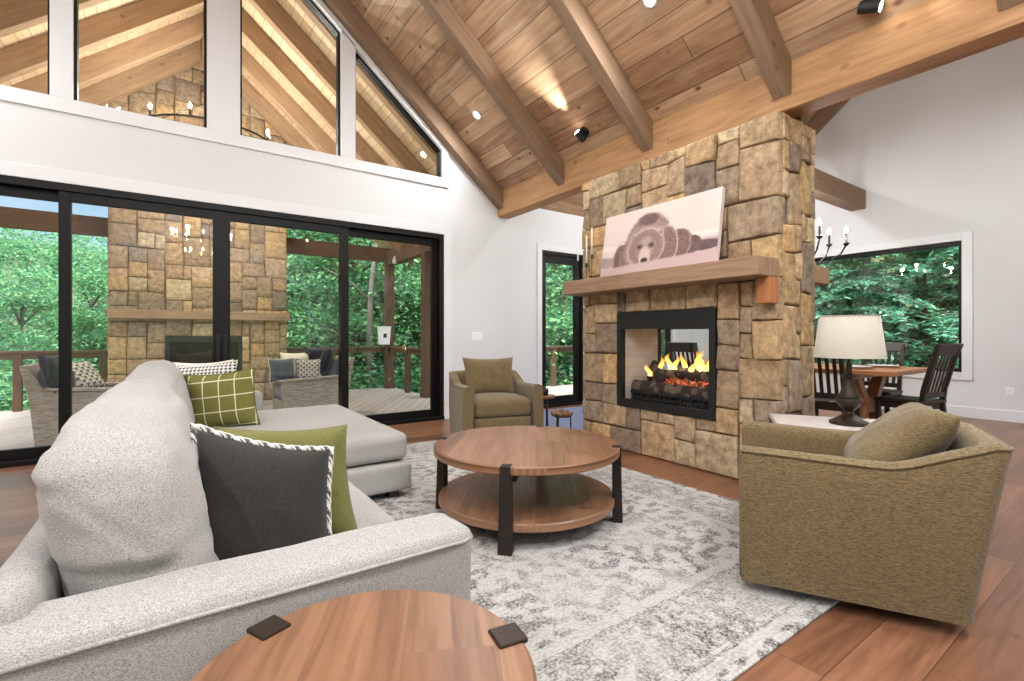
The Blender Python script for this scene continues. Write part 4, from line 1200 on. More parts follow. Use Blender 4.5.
# ------------------------------------------------------------------ lamp and lamp table
LT = Vector((3.27, 1.13, 0)); LA = math.atan2(.844, -.536)
lt = thing('lamp_table', 'pale topped lamp table between the armchair and the stone column', 'side table', LT, LA)
bm = NB(); box(bm, -.47, .44, -.25, .25, .553, .585, .006); obj('tabletop', bm, M['lamptop'], lt, uv=(1, 0, 0))
bm = NB(); box(bm, -.475, .445, -.255, .255, .538, .5535, .003); obj('top_edge', bm, M['espresso'], lt)
bm = NB(); box(bm, -.44, .41, -.22, .22, .46, .538, .004); obj('apron', bm, M['espresso'], lt)
for (x, y) in ((-.43, -.21), (-.43, .21), (.40, -.21), (.40, .21)):
    bm = NB(); box(bm, x - .025, x + .025, y - .025, y + .025, 0, .54, .004); obj('leg', bm, M['espresso'], lt)
lp = thing('table_lamp', 'dark bronze urn lamp with linen shade beside the stone column', 'lamp', (3.230, 1.168, .586))
bm = NB(); lathe(bm, [(0, 0), (.098, 0), (.10, .006), (.098, .016), (.080, .024), (.062, .036), (.050, .046), (.040, .052), (.024, .062), (.022, .075), (.030, .083), (.050, .105), (.066, .130), (.070, .142), (.066, .150), (.056, .156), (.058, .162), (.056, .168), (.046, .178), (.035, .21), (.028, .245), (.026, .262), (.034, .270), (.042, .277), (.042, .284), (.030, .290), (.018, .298), (.015, .33), (.015, .36), (0, .36)], seg=36)
autosmooth(obj('lamp_base', bm, M['bronze'], lp), 40)
bm = NB(); lathe(bm, [(.178, .388), (.149, .632), (.1465, .632), (.1755, .388), (.178, .388)], seg=56); sh = obj('lamp_shade', bm, M['shade'], lp, smooth=True)
for z, r in ((.391, .177), (.630, .1485)):
    bm = NB(); tube(bm, [(r * math.cos(2 * PI * k / 48), r * math.sin(2 * PI * k / 48), z) for k in range(48)], .0032, 6, closed=True)
    obj('shade_binding', bm, M['shade'], sh, smooth=True)
bm = NB(); tube(bm, [(0, 0, .35), (0, 0, .62)], .006, 8)
for k in range(3):
    a = 2 * PI * k / 3; tube(bm, [(0, 0, .615), (.148 * math.cos(a), .148 * math.sin(a), .615)], .002, 6)
bmesh.ops.create_uvsphere(bm, u_segments=12, v_segments=8, radius=.03, matrix=Matrix.Translation((0, 0, .46)))
obj('harp', bm, M['bronze'], lp, smooth=True)

# ------------------------------------------------------------------ switch and outlet
s = thing('switch_plate', 'white light switch plate on the wall above the olive armchair', 'switch', (3.41, WY - .004, 1.10))
bm = NB(); box(bm, -.085, .085, -.004, .004, -.057, .057, .003); obj('plate', bm, M['white'], s)
for x in (-.05, 0, .05):
    bm = NB(); box(bm, x - .016, x + .016, -.008, -.003, -.033, .033, .002); obj('rocker', bm, M['white'], s)
s = thing('wall_outlet', 'white outlet low on the dining wall at the right edge', 'outlet', (DX - .004, 1.37, .385))
bm = NB(); box(bm, -.004, .004, -.036, .036, -.057, .057, .003); obj('plate', bm, M['white'], s)
for z in (-.022, .022):
    bm = NB(); box(bm, -.007, -.003, -.016, .016, z - .014, z + .014, .002); obj('socket', bm, M['trim'], s)

# ------------------------------------------------------------------ dining set
DT = Vector((6.15, 3.05, 0))
dt = thing('dining_table', 'long oak trestle dining table in front of the picture window', 'dining table', DT)
bm = NB(); box(bm, -.56, .56, -1.40, 1.40, .712, .76, .008); obj('tabletop', bm, M['dtable'], dt, uv=(0, 1, 0))
for y in (-1.0, 1.0):
    bm = NB()
    for s in (-1, 1):
        beam_between(bm, (s * .40, y, .035), (s * -.34, y, .68) if False else (s * .10, y, .36), .11, .09); beam_between(bm, (s * .10, y, .36), (s * .38, y, .70), .11, .09)
    box(bm, -.48, .48, y - .05, y + .05, .66, .712, .004); box(bm, -.46, .46, y - .05, y + .05, 0, .06, .006); box(bm, -.15, .15, y - .045, y + .045, .28, .44, .006)
    obj('trestle', bm, M['dtable'], dt, uv=(0, 0, 1))
bm = NB(); box(bm, -.04, .04, -1.0, 1.0, .30, .42, .006); obj('stretcher', bm, M['dtable'], dt, uv=(0, 1, 0))
for (x, y, lab) in ((5.86, 2.05, 'white round plate on the dining table nearer the table lamp'), (6.30, 1.95, 'white round plate on the dining table nearer the head chair')):
    t = thing('dinner_plate', lab, 'plate', (x, y, .7605), 0, 'plates on the dining table')
    bm = NB(); lathe(bm, [(0, 0), (.13, 0), (.165, .006), (.165, .010), (.0, .010)], seg=36); obj('charger', bm, M['dtable'], t, uv=(1, 0, 0), smooth=False)
    bm = NB(); lathe(bm, [(0, .0105), (.075, .0105), (.135, .024), (.135, .028), (.08, .016), (0, .015)], seg=36); obj('plate', bm, M['porcelain'], t, smooth=True)
def dining_chair():
    t = thing('dining_chair', '', 'chair')
    e = M['espresso']
    b = soft_box(.225, .225, .021, .015, (0, 0, 0), 8); bmesh.ops.translate(b, vec=(.0, 0, .455), verts=b.verts[:]); obj('seat', b, e, t, smooth=True)
    bm = NB()
    box(bm, -.19, .19, -.20, -.178, .375, .436, .003); box(bm, -.19, .19, .178, .20, .375, .436, .003); box(bm, .175, .198, -.19, .19, .375, .436, .003); box(bm, -.2, -.178, -.19, .19, .375, .436, .003)
    obj('apron', bm, e, t)
    for y in (-.19, .19):
        bm = NB(); beam_between(bm, (.19, y, 0), (.19, y, .44), .042, .042); obj('leg', bm, e, t)
        bm = NB(); pts = [(-.235, y, 0), (-.195, y, .44), (-.215, y, .60), (-.325, y, 1.03)]
        for a, c in zip(pts, pts[1:]): beam_between(bm, a, c, .045, .040, up=(0, 1, 0))
        obj('leg', bm, e, t)['label'] = 'rear leg running up into a back post'
    bm = NB(); p0, p1 = Vector((-.305, 0, .955)), Vector((-.34, 0, 1.065))
    prism(bm, [(-.290, -.225, .945), (-.328, -.235, 1.065), (-.328, .235, 1.065), (-.290, .225, .945)], (-.028, 0, -.006), .005); obj('top_rail', bm, e, t)
    bm = NB(); box(bm, -.225, -.20, -.17, .17, .50, .555, .004); obj('lower_rail', bm, e, t)
    for k in range(5):
        y = -.128 + .064 * k; bm = NB(); beam_between(bm, (-.212, y, .54), (-.308, y, .965), .034, .012, up=(1, 0, 0)); obj('slat', bm, e, t)
    return t
ch0 = dining_chair()
first = True
for (x, y, r, lab) in ((6.24, 1.71, 80, 'dark slat back dining chair at the near head of the table'), (5.50, 2.16, 4, 'dark slat back dining chair behind the table lamp'), (5.30, 3.52, -6, 'dark slat back dining chair seen through the fireplace'),
                       (6.86, 2.22, 180, 'dark slat back dining chair on the window side, just right of the lampshade'), (6.86, 3.4, 180, 'dark dining chair on the window side of the table behind the column')):
    c = ch0 if first else copy_tree(ch0); first = False
    c.location = (x, y, 0.002); c.rotation_euler = (0, 0, math.radians(r)); tag(c, lab, 'chair', 'dining chairs'); c.scale = (1, 1, .965)

# ------------------------------------------------------------------ chandeliers
def candle_chandelier(label, loc, ztop, n, R, group=None):
    t = thing('chandelier', label, 'chandelier', loc)
    bm = NB(); lathe(bm, [(0, -.16), (.02, -.15), (.035, -.10), (.02, -.05), (.03, 0), (.022, .08), (.012, .3), (0, .3)], seg=20); tube(bm, [(0, 0, .28), (0, 0, ztop - loc[2])], .009, 8); obj('stem', bm, M['iron'], t, smooth=True)
    for k in range(n):
        a = 2 * PI * (k + .3) / n; d = Vector((math.cos(a), math.sin(a), 0)); r = R * (1 if k % 2 == 0 else .86); zz = 0 if k % 2 == 0 else .06
        bm = NB(); tube(bm, [d * .02 + V(0, 0, -.06), d * r * .3 + V(0, 0, -.13), d * r * .65 + V(0, 0, -.12), d * r * .9 + V(0, 0, -.04 + zz * .5), d * r + V(0, 0, .06 + zz)], .010, 8); o = obj('arm', bm, M['iron'], t, smooth=True)
        bm = NB(); lathe(bm, [(0, .05), (.016, .05), (.034, .075), (.034, .082), (.014, .084), (.012, .20), (0, .20)], seg=14); obj('candle_sleeve', bm, M['iron'], o, smooth=True, mw=Matrix.Translation(d * r + V(0, 0, zz)))
        bm = NB(); lathe(bm, [(0, .20), (.010, .202), (.019, .225), (.014, .255), (0, .285)], seg=12); obj('bulb', bm, M['bulb'], o, smooth=True, mw=Matrix.Translation(d * r + V(0, 0, zz)))
    return t
candle_chandelier('dark iron candle chandelier with glowing bulbs above the dining table', (6.12, 2.80, 2.08), z_din(2.8), 8, .53)
for k in range(4):
    a = 2 * PI * (2 * k + .3) / 8; add_light('POINT', 'dining_lamp', (6.12 + .53 * math.cos(a), 2.80 + .53 * math.sin(a), 2.40), 28, (.95, .98, 1.0), .03)
for x in (5.2, 7.4):
    for y, z in ((4.3, z_din(4.3)), (-.2, 4.3)): add_light('AREA', 'dining_fill_light', (x, y, z - .03), 30, (.95, .98, 1.0), .1, (0, 0, -1))  # unseen fill lamps added to brighten the dining walls
def ring_chandelier(label, loc, ztop, tiers):
    t = thing('ring_chandelier', label, 'chandelier', loc)
    bm = NB(); tube(bm, [(0, 0, .55), (0, 0, ztop - loc[2])], .010, 8); obj('rod', bm, M['iron'], t, smooth=True)
    for (R, z, n) in tiers:
        bm = NB(); tube(bm, [(R * math.cos(2 * PI * k / 48), R * math.sin(2 * PI * k / 48), z) for k in range(48)], .014, 8, closed=True); o = obj('ring', bm, M['iron'], t, smooth=True)
        bm = NB()
        for k in range(4):
            a = PI / 2 * k; tube(bm, [(0, 0, .56), (R * math.cos(a), R * math.sin(a), z)], .005, 6)
        obj('cable', bm, M['iron'], o, smooth=True)
        for k in range(n):
            a = 2 * PI * k / n
            bm = NB(); lathe(bm, [(0, 0), (.022, .005), (.012, .02), (.012, .09), (0, .09)], seg=10); s_ = obj('candle_sleeve', bm, M['iron'], o, smooth=True, mw=Matrix.Translation((R * math.cos(a), R * math.sin(a), z)))
            bm = NB(); lathe(bm, [(0, .09), (.012, .095), (.022, .12), (.015, .15), (0, .175)], seg=10); obj('bulb', bm, M['bulb'], o, smooth=True, mw=Matrix.Translation((R * math.cos(a), R * math.sin(a), z)))
    return t
ring_chandelier('two tier ring chandelier hanging from the ridge, reflected in the sliding door', (RX, .9, 2.62), z_cei(RX), ((.46, .22, 12), (.26, -.06, 8)))
for k in range(6):
    a = 2 * PI * k / 6; add_light('POINT', 'chandelier_lamp', (RX + .46 * math.cos(a), .9 + .46 * math.sin(a), 3.04), 20, (.95, .98, 1.0), .03)

# ------------------------------------------------------------------ deck and porch
DZ = -.05; PY = 10.35; EX = 3.86; EXL = 2 * RX - EX
bm = NB(); box(bm, -7.0, EX + .12, WY + WT, PY + .12, DZ - .06, DZ); box(bm, EX + .12, 10.5, WY + WT, 8.55, DZ - .06, DZ)
struct(obj('deck', bm, M['deck'], uv=(.55, .83, 0)))
bm = NB(); box(bm, -7.0, EX + .12, PY + .12, PY + .16, DZ - .32, DZ + .0, .004); box(bm, EX + .16, 10.5, 8.55, 8.59, DZ - .32, DZ, .004)
struct(obj('deck_fascia', bm, M['porchbeam'], uv=(1, 0, 0)))
bm = NB()
for s in (1, -1):
    def mx(x): return x if s > 0 else 2 * RX - x
    xe = EX + .35
    prism(bm, [(mx(xe), WY + WT + .002, z_cei(xe)), (mx(RX), WY + WT + .002, z_cei(RX)), (mx(RX), WY + WT + .002, z_cei(RX) + .12), (mx(xe), WY + WT + .002, z_cei(xe) + .12)], (0, 9.56 - WY - WT, 0))
    xi = 1.75
    prism(bm, [(mx(xe), 9.56, z_cei(xe)), (mx(xi), 9.56, z_cei(xi)), (mx(xi), 9.56, z_cei(xi) + .12), (mx(xe), 9.56, z_cei(xe) + .12)], (0, PY + .35 - 9.56, 0))
struct(obj('porch_ceiling', bm, M['porchceil'], uv=(0, 1, 0)))
PRY = (6.05, 6.90, 7.75, 8.60, 9.44)
ordn = ('first', 'second', 'third', 'fourth', 'last')
for i, y in enumerate(PRY):
    for right in (True, False):
        rafter(y, .12, right, M['porchraft'], EX + .2, 'porch_rafter', '%s porch rafter out from the house on the %s slope, seen through the clerestory' % (ordn[i], 'right' if right else 'left'), 'porch rafters', drop=.06, x_top=RX + .06)
bm = NB(); box(bm, RX - .06, RX + .06, WY + WT + .01, 9.5, z_raf(RX) - .14, z_cei(RX) - .06, .006)
tag(obj('ridge_beam', bm, M['porchraft'], uv=(0, 1, 0)), 'ridge beam along the peak of the porch roof', 'beam')
CHX0, CHX1, CHY = -.88, 1.66, 9.62
bm = NB(); box(bm, EXL - .1, CHX0 - .02, PY - .14, PY, 2.74, 3.04, .008)
tag(obj('porch_beam', bm, M['porchbeam'], uv=(1, 0, 0)), 'brown porch beam left of the outdoor stone chimney', 'beam')
bm = NB(); box(bm, CHX1 + .02, EX + .1, PY - .14, PY, 2.74, 3.04, .008)
tag(obj('porch_beam', bm, M['porchbeam'], uv=(1, 0, 0)), 'brown porch beam right of the outdoor stone chimney', 'beam')
for (x, lab) in ((EX, 'brown porch eave beam over the deck posts on the right'), (EXL, 'brown porch eave beam at the far left of the deck')):
    bm = NB(); box(bm, x - .08, x + .08, WY + WT + .01, PY - .15, 2.66, 2.98, .008)
    tag(obj('porch_beam', bm, M['porchbeam'], uv=(0, 1, 0)), lab, 'beam')
for (x, y, lab) in ((EX, PY - .08, 'corner porch post carrying the white lantern box'), (EX, 8.32, 'porch post nearer the house, right side of the sliding door'), (EXL, PY - .08, 'porch post at the far left corner of the deck')):
    t = thing('porch_post', lab, 'post', (x, y, DZ), 0, 'porch posts')
    bm = NB(); box(bm, -.085, .085, -.085, .085, 0, 2.74 - DZ if y > 9 else 2.66 - DZ, .008); obj('post', bm, M['porchbeam'], t, uv=(0, 0, 1))
    bm = NB(); box(bm, -.1, .1, -.1, .1, 0, .10, .006); obj('base_trim', bm, M['porchbeam'], t, uv=(1, 0, 0))
def railing(label, p0, p1, posts):
    t = thing('deck_railing', label, 'railing', (p0[0], p0[1], DZ), math.atan2(p1[1] - p0[1], p1[0] - p0[0]), 'deck railings')
    L = math.hypot(p1[0] - p0[0], p1[1] - p0[1])
    bm = NB(); box(bm, 0, L, -.07, .07, .885, .925, .006); obj('top_rail', bm, M['porchbeam'], t, uv=(1, 0, 0))
    bm = NB(); box(bm, 0, L, -.019, .019, .795, .884, .003); obj('under_rail', bm, M['porchbeam'], t, uv=(1, 0, 0))
    for a in posts:
        bm = NB(); box(bm, a - .05, a + .05, -.05, .05, 0, .884, .005); obj('rail_post', bm, M['porchbeam'], t, uv=(0, 0, 1))
    for k in range(8):
        bm = NB(); z = .09 + k * .09; tube(bm, [(0, 0, z), (L, 0, z)], .003, 6); obj('cable', bm, M['matte_black'], t)
railing('cable deck railing left of the outdoor stone chimney', (-7.0, PY), (CHX0 - .03, PY), (.1, 2.05, 3.6, 5.0, 6.0))
railing('cable deck railing right of the outdoor stone chimney', (CHX1 + .03, PY), (EX - .10, PY), (.06, 1.2))
railing('short cable railing between the two right hand porch posts', (EX, PY - .17), (EX, 8.42), (.95,))
railing('cable deck railing seen through the black glass door', (EX + .10, 8.5), (10.4, 8.5), (1.6, 3.15, 4.7, 6.2))
# white lantern box on the corner post
t = thing('post_lantern', 'white box shaped lantern on the corner porch post', 'lantern', (EX - .16, PY - .20, .92))
bm = NB(); prism(bm, [(-.11, -.05, 0), (.11, -.05, 0), (.14, -.05, .38), (-.14, -.05, .38)], (0, .10, 0), .01); obj('housing', bm, M['white'], t)
bm = NB(); box(bm, -.035, .035, -.056, -.048, .15, .24, .004); obj('dark_window', bm, M['matte_black'], t)
bm = NB(); box(bm, -.145, .145, -.055, .055, .375, .395, .004); obj('lid', bm, M['white'], t)
t = thing('porch_spotlight', 'tiny silver spotlight under the porch eave beam', 'spotlight', (EX - .1, 9.7, 2.74))
bm = NB(); lathe(bm, [(0, -.10), (.04, -.10), (.045, -.02), (.02, 0), (.02, .05), (0, .05)], seg=18); obj('lamp_head', bm, M['white'], t, smooth=True)

# outdoor fireplace with full height chimney
of = thing('outdoor_fireplace', 'tall outdoor stone fireplace and chimney at the end of the deck', 'fireplace', (RX, CHY + .4, DZ))
OM = Matrix.Translation((-RX, -CHY - .4, -DZ))
def opart(name, bm, mat, parent=None, **k):
    bmesh.ops.transform(bm, matrix=OM, verts=bm.verts[:]); return obj(name, bm, mat, parent or of, **k)
rng = random.Random(23); bm = NB()
us = lines((0, .72, 6), (.72, 1.82, 9), (1.82, CHX1 - CHX0, 6)); vs = lines((DZ, .15, 2), (.15, 1.10, 8), (1.10, 6.3, 44))
lay_stones(bm, us, vs, (CHX0, CHY, 0), (1, 0, 0), (0, -1, 0), lambda i, j: 6 <= i < 15 and 2 <= j < 10, rng, res=5, jit=.014)
us3 = lines((0, .76, 6))
lay_stones(bm, us3, vs, (CHX0, CHY + .06, 0), (0, 1, 0), (-1, 0, 0), lambda i, j: False, rng, res=4)
lay_stones(bm, us3, vs, (CHX1, CHY + .06, 0), (0, 1, 0), (1, 0, 0), lambda i, j: False, rng, res=4)
bmesh.ops.recalc_face_normals(bm, faces=bm.faces[:])
osn = opart('stonework', bm, M['stone'], recalc=False)
bm = NB()
for (x0, x1, z0, z1, y0) in ((CHX0 + .02, -.165, DZ, 6.28, CHY + .02), (.945, CHX1 - .02, DZ, 6.28, CHY + .02), (-.165, .945, DZ, .145, CHY + .02), (-.165, .945, 1.105, 6.28, CHY + .02), (-.165, .945, .145, 1.105, CHY + .55)):
    box(bm, x0, x1, y0, CHY + .8, z0, z1)
opart('mortar_core', bm, M['mortar'], osn)
bm = NB()
for (x0, x1, z0, z1) in ((-.16, -.10, .15, 1.10), (.88, .94, .15, 1.10), (-.10, .88, 1.0, 1.10), (-.10, .88, .15, .2)): box(bm, x0, x1, CHY - .01, CHY + .06, z0, z1, .004)
box(bm, -.155, .935, CHY + .5, CHY + .54, .16, 1.09)
opart('firebox_surround', bm, M['matte_black'])
bm = NB(); box(bm, CHX0 + .0, CHX1 + .03, CHY - .14, CHY + .02, 1.38, 1.52, .01); opart('mantel', bm, M['mantel'], uv=(1, 0, 0))

# porch chandelier
ring_chandelier('ring chandelier on the porch seen through the clerestory glass', (RX, 8.0, 3.86), z_cei(RX) - .3, ((.82, 0, 10),))
add_light('POINT', 'porch_lamp', (RX, 7.9, 4.05), 140, (1, .96, .90), .03)
add_light('POINT', 'porch_lamp', (RX, 7.0, 3.3), 60, (1, .96, .90), .03)

# wicker armchairs with loose pillows
def wicker(label, loc, rz):
    t = thing('wicker_armchair', label, 'armchair', loc, rz, 'outdoor wicker armchairs'); w = M['wicker']
    def quad_panel(pts, th, n): 
        bm = NB(); prism(bm, pts, th, .012); return bm
    for y in (-.38, .32):
        bm = NB(); prism(bm, [(.40, y, .05), (.42, y, .56), (-.33, y, .60), (-.45, y, .84), (-.40, y, .50), (-.36, y, .05)], (0, .06, 0), .01); obj('arm', bm, w, t)
        bm = NB(); prism(bm, [(.44, y - .025, .56), (.44, y - .025, .59), (-.33, y - .025, .63), (-.33, y - .025, .60)], (0, .11, 0), .006); obj('arm_cap', bm, w, t)
    bm = NB(); prism(bm, [(-.40, -.38, .05), (-.34, -.38, .05), (-.38, -.38, .52), (-.45, -.38, .86), (-.51, -.38, .86), (-.44, -.38, .50)], (0, .76, 0), .012); obj('back', bm, w, t)
    bm = NB(); box(bm, -.36, .40, -.32, .32, .12, .30, .012); obj('seat_base', bm, w, t)
    b = soft_box(.37, .315, .07, .045, (0, 0, .02), 10); bmesh.ops.translate(b, vec=(.03, 0, .385), verts=b.verts[:]); obj('seat_cushion', b, M['slate'], t, smooth=True)
    b = soft_box(.07, .31, .19, .05, (.02, 0, .01), 10)
    bmesh.ops.rotate(b, cent=(0, 0, 0), matrix=Matrix.Rotation(-.2, 3, 'Y'), verts=b.verts[:]); bmesh.ops.translate(b, vec=(-.30, 0, .64), verts=b.verts[:]); obj('back_cushion', b, M['slate'], t, smooth=True)
    for (x, y) in ((.36, -.34), (.36, .34), (-.36, -.34), (-.36, .34)):
        bm = NB(); box(bm, x - .025, x + .025, y - .025, y + .025, 0, .06, .003); obj('foot', bm, M['matte_black'], t)
wicker('grey wicker armchair on the deck at the left, facing right', (-.76, 6.98, DZ), 0)
wicker('grey wicker armchair on the deck behind the chaise, facing left', (1.50, 7.02, DZ), PI)
OP = (('navy outdoor pillow in the left wicker armchair', M['navy'], (-1.02, 6.82, .72), (.25, 1, 0), (-.35, 0, 1), .22),
      ('cream lattice print pillow in the left wicker armchair', M['tribal'], (-.86, 7.10, .66), (.5, .9, 0), (-.6, 0, .8), .21),
      ('slate outdoor pillow on the near arm of the right wicker armchair', M['slate'], (1.12, 6.83, .66), (1, .3, 0), (.0, .15, 1), .17),
      ('cream lattice print pillow in the right wicker armchair', M['tribal'], (1.46, 6.86, .645), (1, -.2, 0), (.1, .3, 1), .17),
      ('tan outdoor pillow behind the slate one on the right wicker armchair', M['cream'], (1.34, 7.08, .70), (1, .2, 0), (0, .25, 1), .20),
      ('navy outdoor pillow against the back of the right wicker armchair', M['navy'], (1.70, 6.98, .76), (.3, 1, 0), (.35, 0, 1), .23),
      ('second navy outdoor pillow tucked behind in the right wicker armchair', M['navy'], (1.62, 7.22, .77), (.8, .6, 0), (.2, .2, 1), .20))
for i, (lab, mt, c, xd, zd, s) in enumerate(OP):
    t = thing('outdoor_pillow', lab, 'pillow'); t.matrix_world = frame_m(c, xd, zd)
    obj('cover', pillow(s, s * .92, .075, 14, seed=i + 20), mt, t, smooth=True)
    bm = NB(); tube(bm, pillow_rim(s, s * .92, 16), .005, 6, closed=True); obj('piping', bm, M['cream'] if mt is M['slate'] else mt, t, smooth=True)

# ------------------------------------------------------------------ woods
def ground_z(x, y):
    d = max(0, math.hypot(x - 2, y - 2) - 9)
    g = -2.6 - .03 * d + .25 * noise.noise(Vector((x * .12, y * .12, 0)))
    if d > 24: g += (d - 24) * .42
    return g
bm = NB(); bmesh.ops.create_grid(bm, x_segments=70, y_segments=70, size=70)
for v in bm.verts: v.co.z = ground_z(v.co.x, v.co.y)
struct(obj('ground', bm, M['soil'], smooth=True))

GREENS = [(84, 144, 96), (110, 168, 110), (66, 122, 84), (132, 186, 124), (94, 154, 116), (156, 200, 140), (78, 134, 106), (116, 176, 134)]
DARKG = [(100, 162, 130), (118, 180, 142), (84, 146, 116), (140, 198, 160), (106, 172, 146), (164, 214, 178)]
def leaf_quads(bm, cl_, centers, rng, size, pal, flat=.4, long=1.5, droop=0.0):
    for c in centers:
        n = Vector((rng.gauss(0, 1), rng.gauss(0, 1), rng.gauss(0, 1) * .7 + flat * 3)).normalized()
        a = Vector((rng.gauss(0, 1), rng.gauss(0, 1), rng.gauss(0, .4) - droop)); a = (a - n * a.dot(n))
        if a.length < 1e-3: continue
        a.normalize(); b = n.cross(a); s = size * rng.uniform(.6, 1.35)
        vs_ = [bm.verts.new(c + a * s * long * p + b * s * q + n * s * r) for (p, q, r) in ((-.5, 0, 0), (-.05, .42, .10), (.6, 0, -.08), (-.05, -.42, .10))]
        f = bm.faces.new(vs_); col = lin(rng.choice(pal)); g = rng.uniform(.8, 1.2); col = tuple(min(1, x * g) for x in col[:3]) + (1,)
        for l in f.loops: l[cl_] = col
def broadleaf(seed, Ht, R, nl, size, pal, crown0=.18, nb=26):
    rng = random.Random(seed)
    tk = NB(); pts = []; rs = []; bx, by = 0, 0
    for i in range(9):
        t = i / 8; pts.append((bx, by, -1.0 + t * (Ht + .4))); rs.append(.15 * (1 - t * .85)); bx += rng.uniform(-.14, .14); by += rng.uniform(-.14, .14)
    tube(tk, pts, rs, 9)
    cent = []
    for k in range(nb):
        t = rng.uniform(crown0, 1.0); z = Ht * t; a = rng.uniform(0, 2 * PI); rr = R * (math.sin(PI * min(1, .15 + .85 * t)) ** .5) * rng.uniform(.45, 1.0) if t < .95 else .4
        p0 = Vector(pts[min(8, int(t * 8))]); p1 = Vector((rr * math.cos(a), rr * math.sin(a), z + rng.uniform(-.2, .9)))
        m = p0.lerp(p1, .5) + Vector((rng.uniform(-.3, .3), rng.uniform(-.3, .3), rng.uniform(0, .3)))
        tube(tk, [p0, m, p1], [.045, .03, .012], 6); cent.append((p1, rng.uniform(.45, 1.0))); cent.append((m, rng.uniform(.35, .7)))
    fo = NB(); cl_ = fo.loops.layers.float_color.new('Col'); P = []
    for i in range(nl):
        c, r = rng.choice(cent); d = Vector((rng.gauss(0, 1), rng.gauss(0, 1), rng.gauss(0, .55))); P.append(c + d * r * .62)
    leaf_quads(fo, cl_, P, rng, size, pal, .45, 1.5)
    return tk, fo
def hemlock(seed, Ht, R, size, pal):
    rng = random.Random(seed); tk = NB(); tube(tk, [(0, 0, -1.0), (0, 0, Ht * .5), (0, 0, Ht)], [.16, .10, .02], 9)
    P = []; fo = NB(); cl_ = fo.loops.layers.float_color.new('Col')
    z = .3
    while z < Ht:
        rr = R * (1 - z / Ht) ** .75 * rng.uniform(.8, 1.1) + .15
        for k in range(7):
            a = rng.uniform(0, 2 * PI); L = rr * rng.uniform(.7, 1.05); dr = rng.uniform(.18, .42)
            d = Vector((math.cos(a), math.sin(a), 0)); s = Vector((-d.y, d.x, 0))
            tube(tk, [(0, 0, z), d * L * .5 + V(0, 0, z - dr * L * .2), d * L + V(0, 0, z - dr * L)], [.022, .014, .005], 5)
            for q in range(int(62 * L) + 10):
                t = rng.uniform(.12, 1.0) ; w = (1 - t) * .42 * L + .10
                P.append(d * L * t + s * rng.uniform(-w, w) + Vector((0, 0, z - dr * L * t * t + rng.uniform(-.07, .04))))
        z += rng.uniform(.24, .40)
    leaf_quads(fo, cl_, P, rng, size, pal, 1.1, 2.1, .25)
    return tk, fo
def shrub(seed, R, nl, size, pal):
    rng = random.Random(seed); tk = NB(); cent = []
    for k in range(12):
        a = rng.uniform(0, 2 * PI); p1 = Vector((math.cos(a) * R * rng.uniform(.2, .9), math.sin(a) * R * rng.uniform(.2, .9), rng.uniform(.5, 1.7) * R)); tube(tk, [(0, 0, -.4), p1 * .5 + V(0, 0, .15), p1], [.03, .02, .007], 6); cent.append(p1); cent.append(p1 * .6)
    fo = NB(); cl_ = fo.loops.layers.float_color.new('Col')
    leaf_quads(fo, cl_, [rng.choice(cent) + Vector((rng.gauss(0, 1), rng.gauss(0, 1), rng.gauss(0, .8))) * R * .3 for i in range(nl)], rng, size, pal, .5, 1.5)
    return tk, fo
def make_plant(name, label, cat, group, pair):
    t = thing(name, label, cat, (0, 0, 0), 0, group)
    obj('trunk', pair[0], M['bark'], t, smooth=True); obj('foliage', pair[1], M['leaf'], t, recalc=False)
    return t
G1, G2, G3 = 'leafy trees beyond the deck', 'hemlocks outside the dining window', 'shrubs below the deck'
L1 = ['tall leafy green tree in the woods beyond the deck', 'pale green loose leafed tree in the woods beyond the deck']
protos = {
    'a': (make_plant('broadleaf_tree', L1[0], 'tree', G1, broadleaf(1, 10.5, 2.7, 24000, .088, GREENS, .18, 34)), L1[0]),
    'b': (make_plant('broadleaf_tree', L1[1], 'tree', G1, broadleaf(2, 9.0, 2.5, 20000, .084, GREENS[3:] + GREENS[:2], .1, 32)), L1[1]),
    'h': (make_plant('hemlock_tree', 'feathery dark green hemlock outside the dining room window', 'tree', G2, hemlock(3, 10.0, 2.7, .066, DARKG)), ''),
    's': (make_plant('woodland_shrub', 'leafy green shrub on the slope below the deck railing', 'shrub', G3, shrub(4, 1.5, 7500, .08, GREENS)), ''),
}
used_ = set(); rt = random.Random(99)
def plant(key, x, y, s, rz=None):
    p = protos[key][0]
    c = p if key not in used_ else copy_tree(p); used_.add(key)
    c.location = (x, y, ground_z(x, y)); c.rotation_euler = (0, 0, rt.uniform(0, 6.28) if rz is None else rz); c.scale = (s, s, s * rt.uniform(.92, 1.08))
def polar(deg, d):      # bearing from the house, clockwise from +Y
    a = math.radians(deg); return d * math.sin(a), d * math.cos(a)
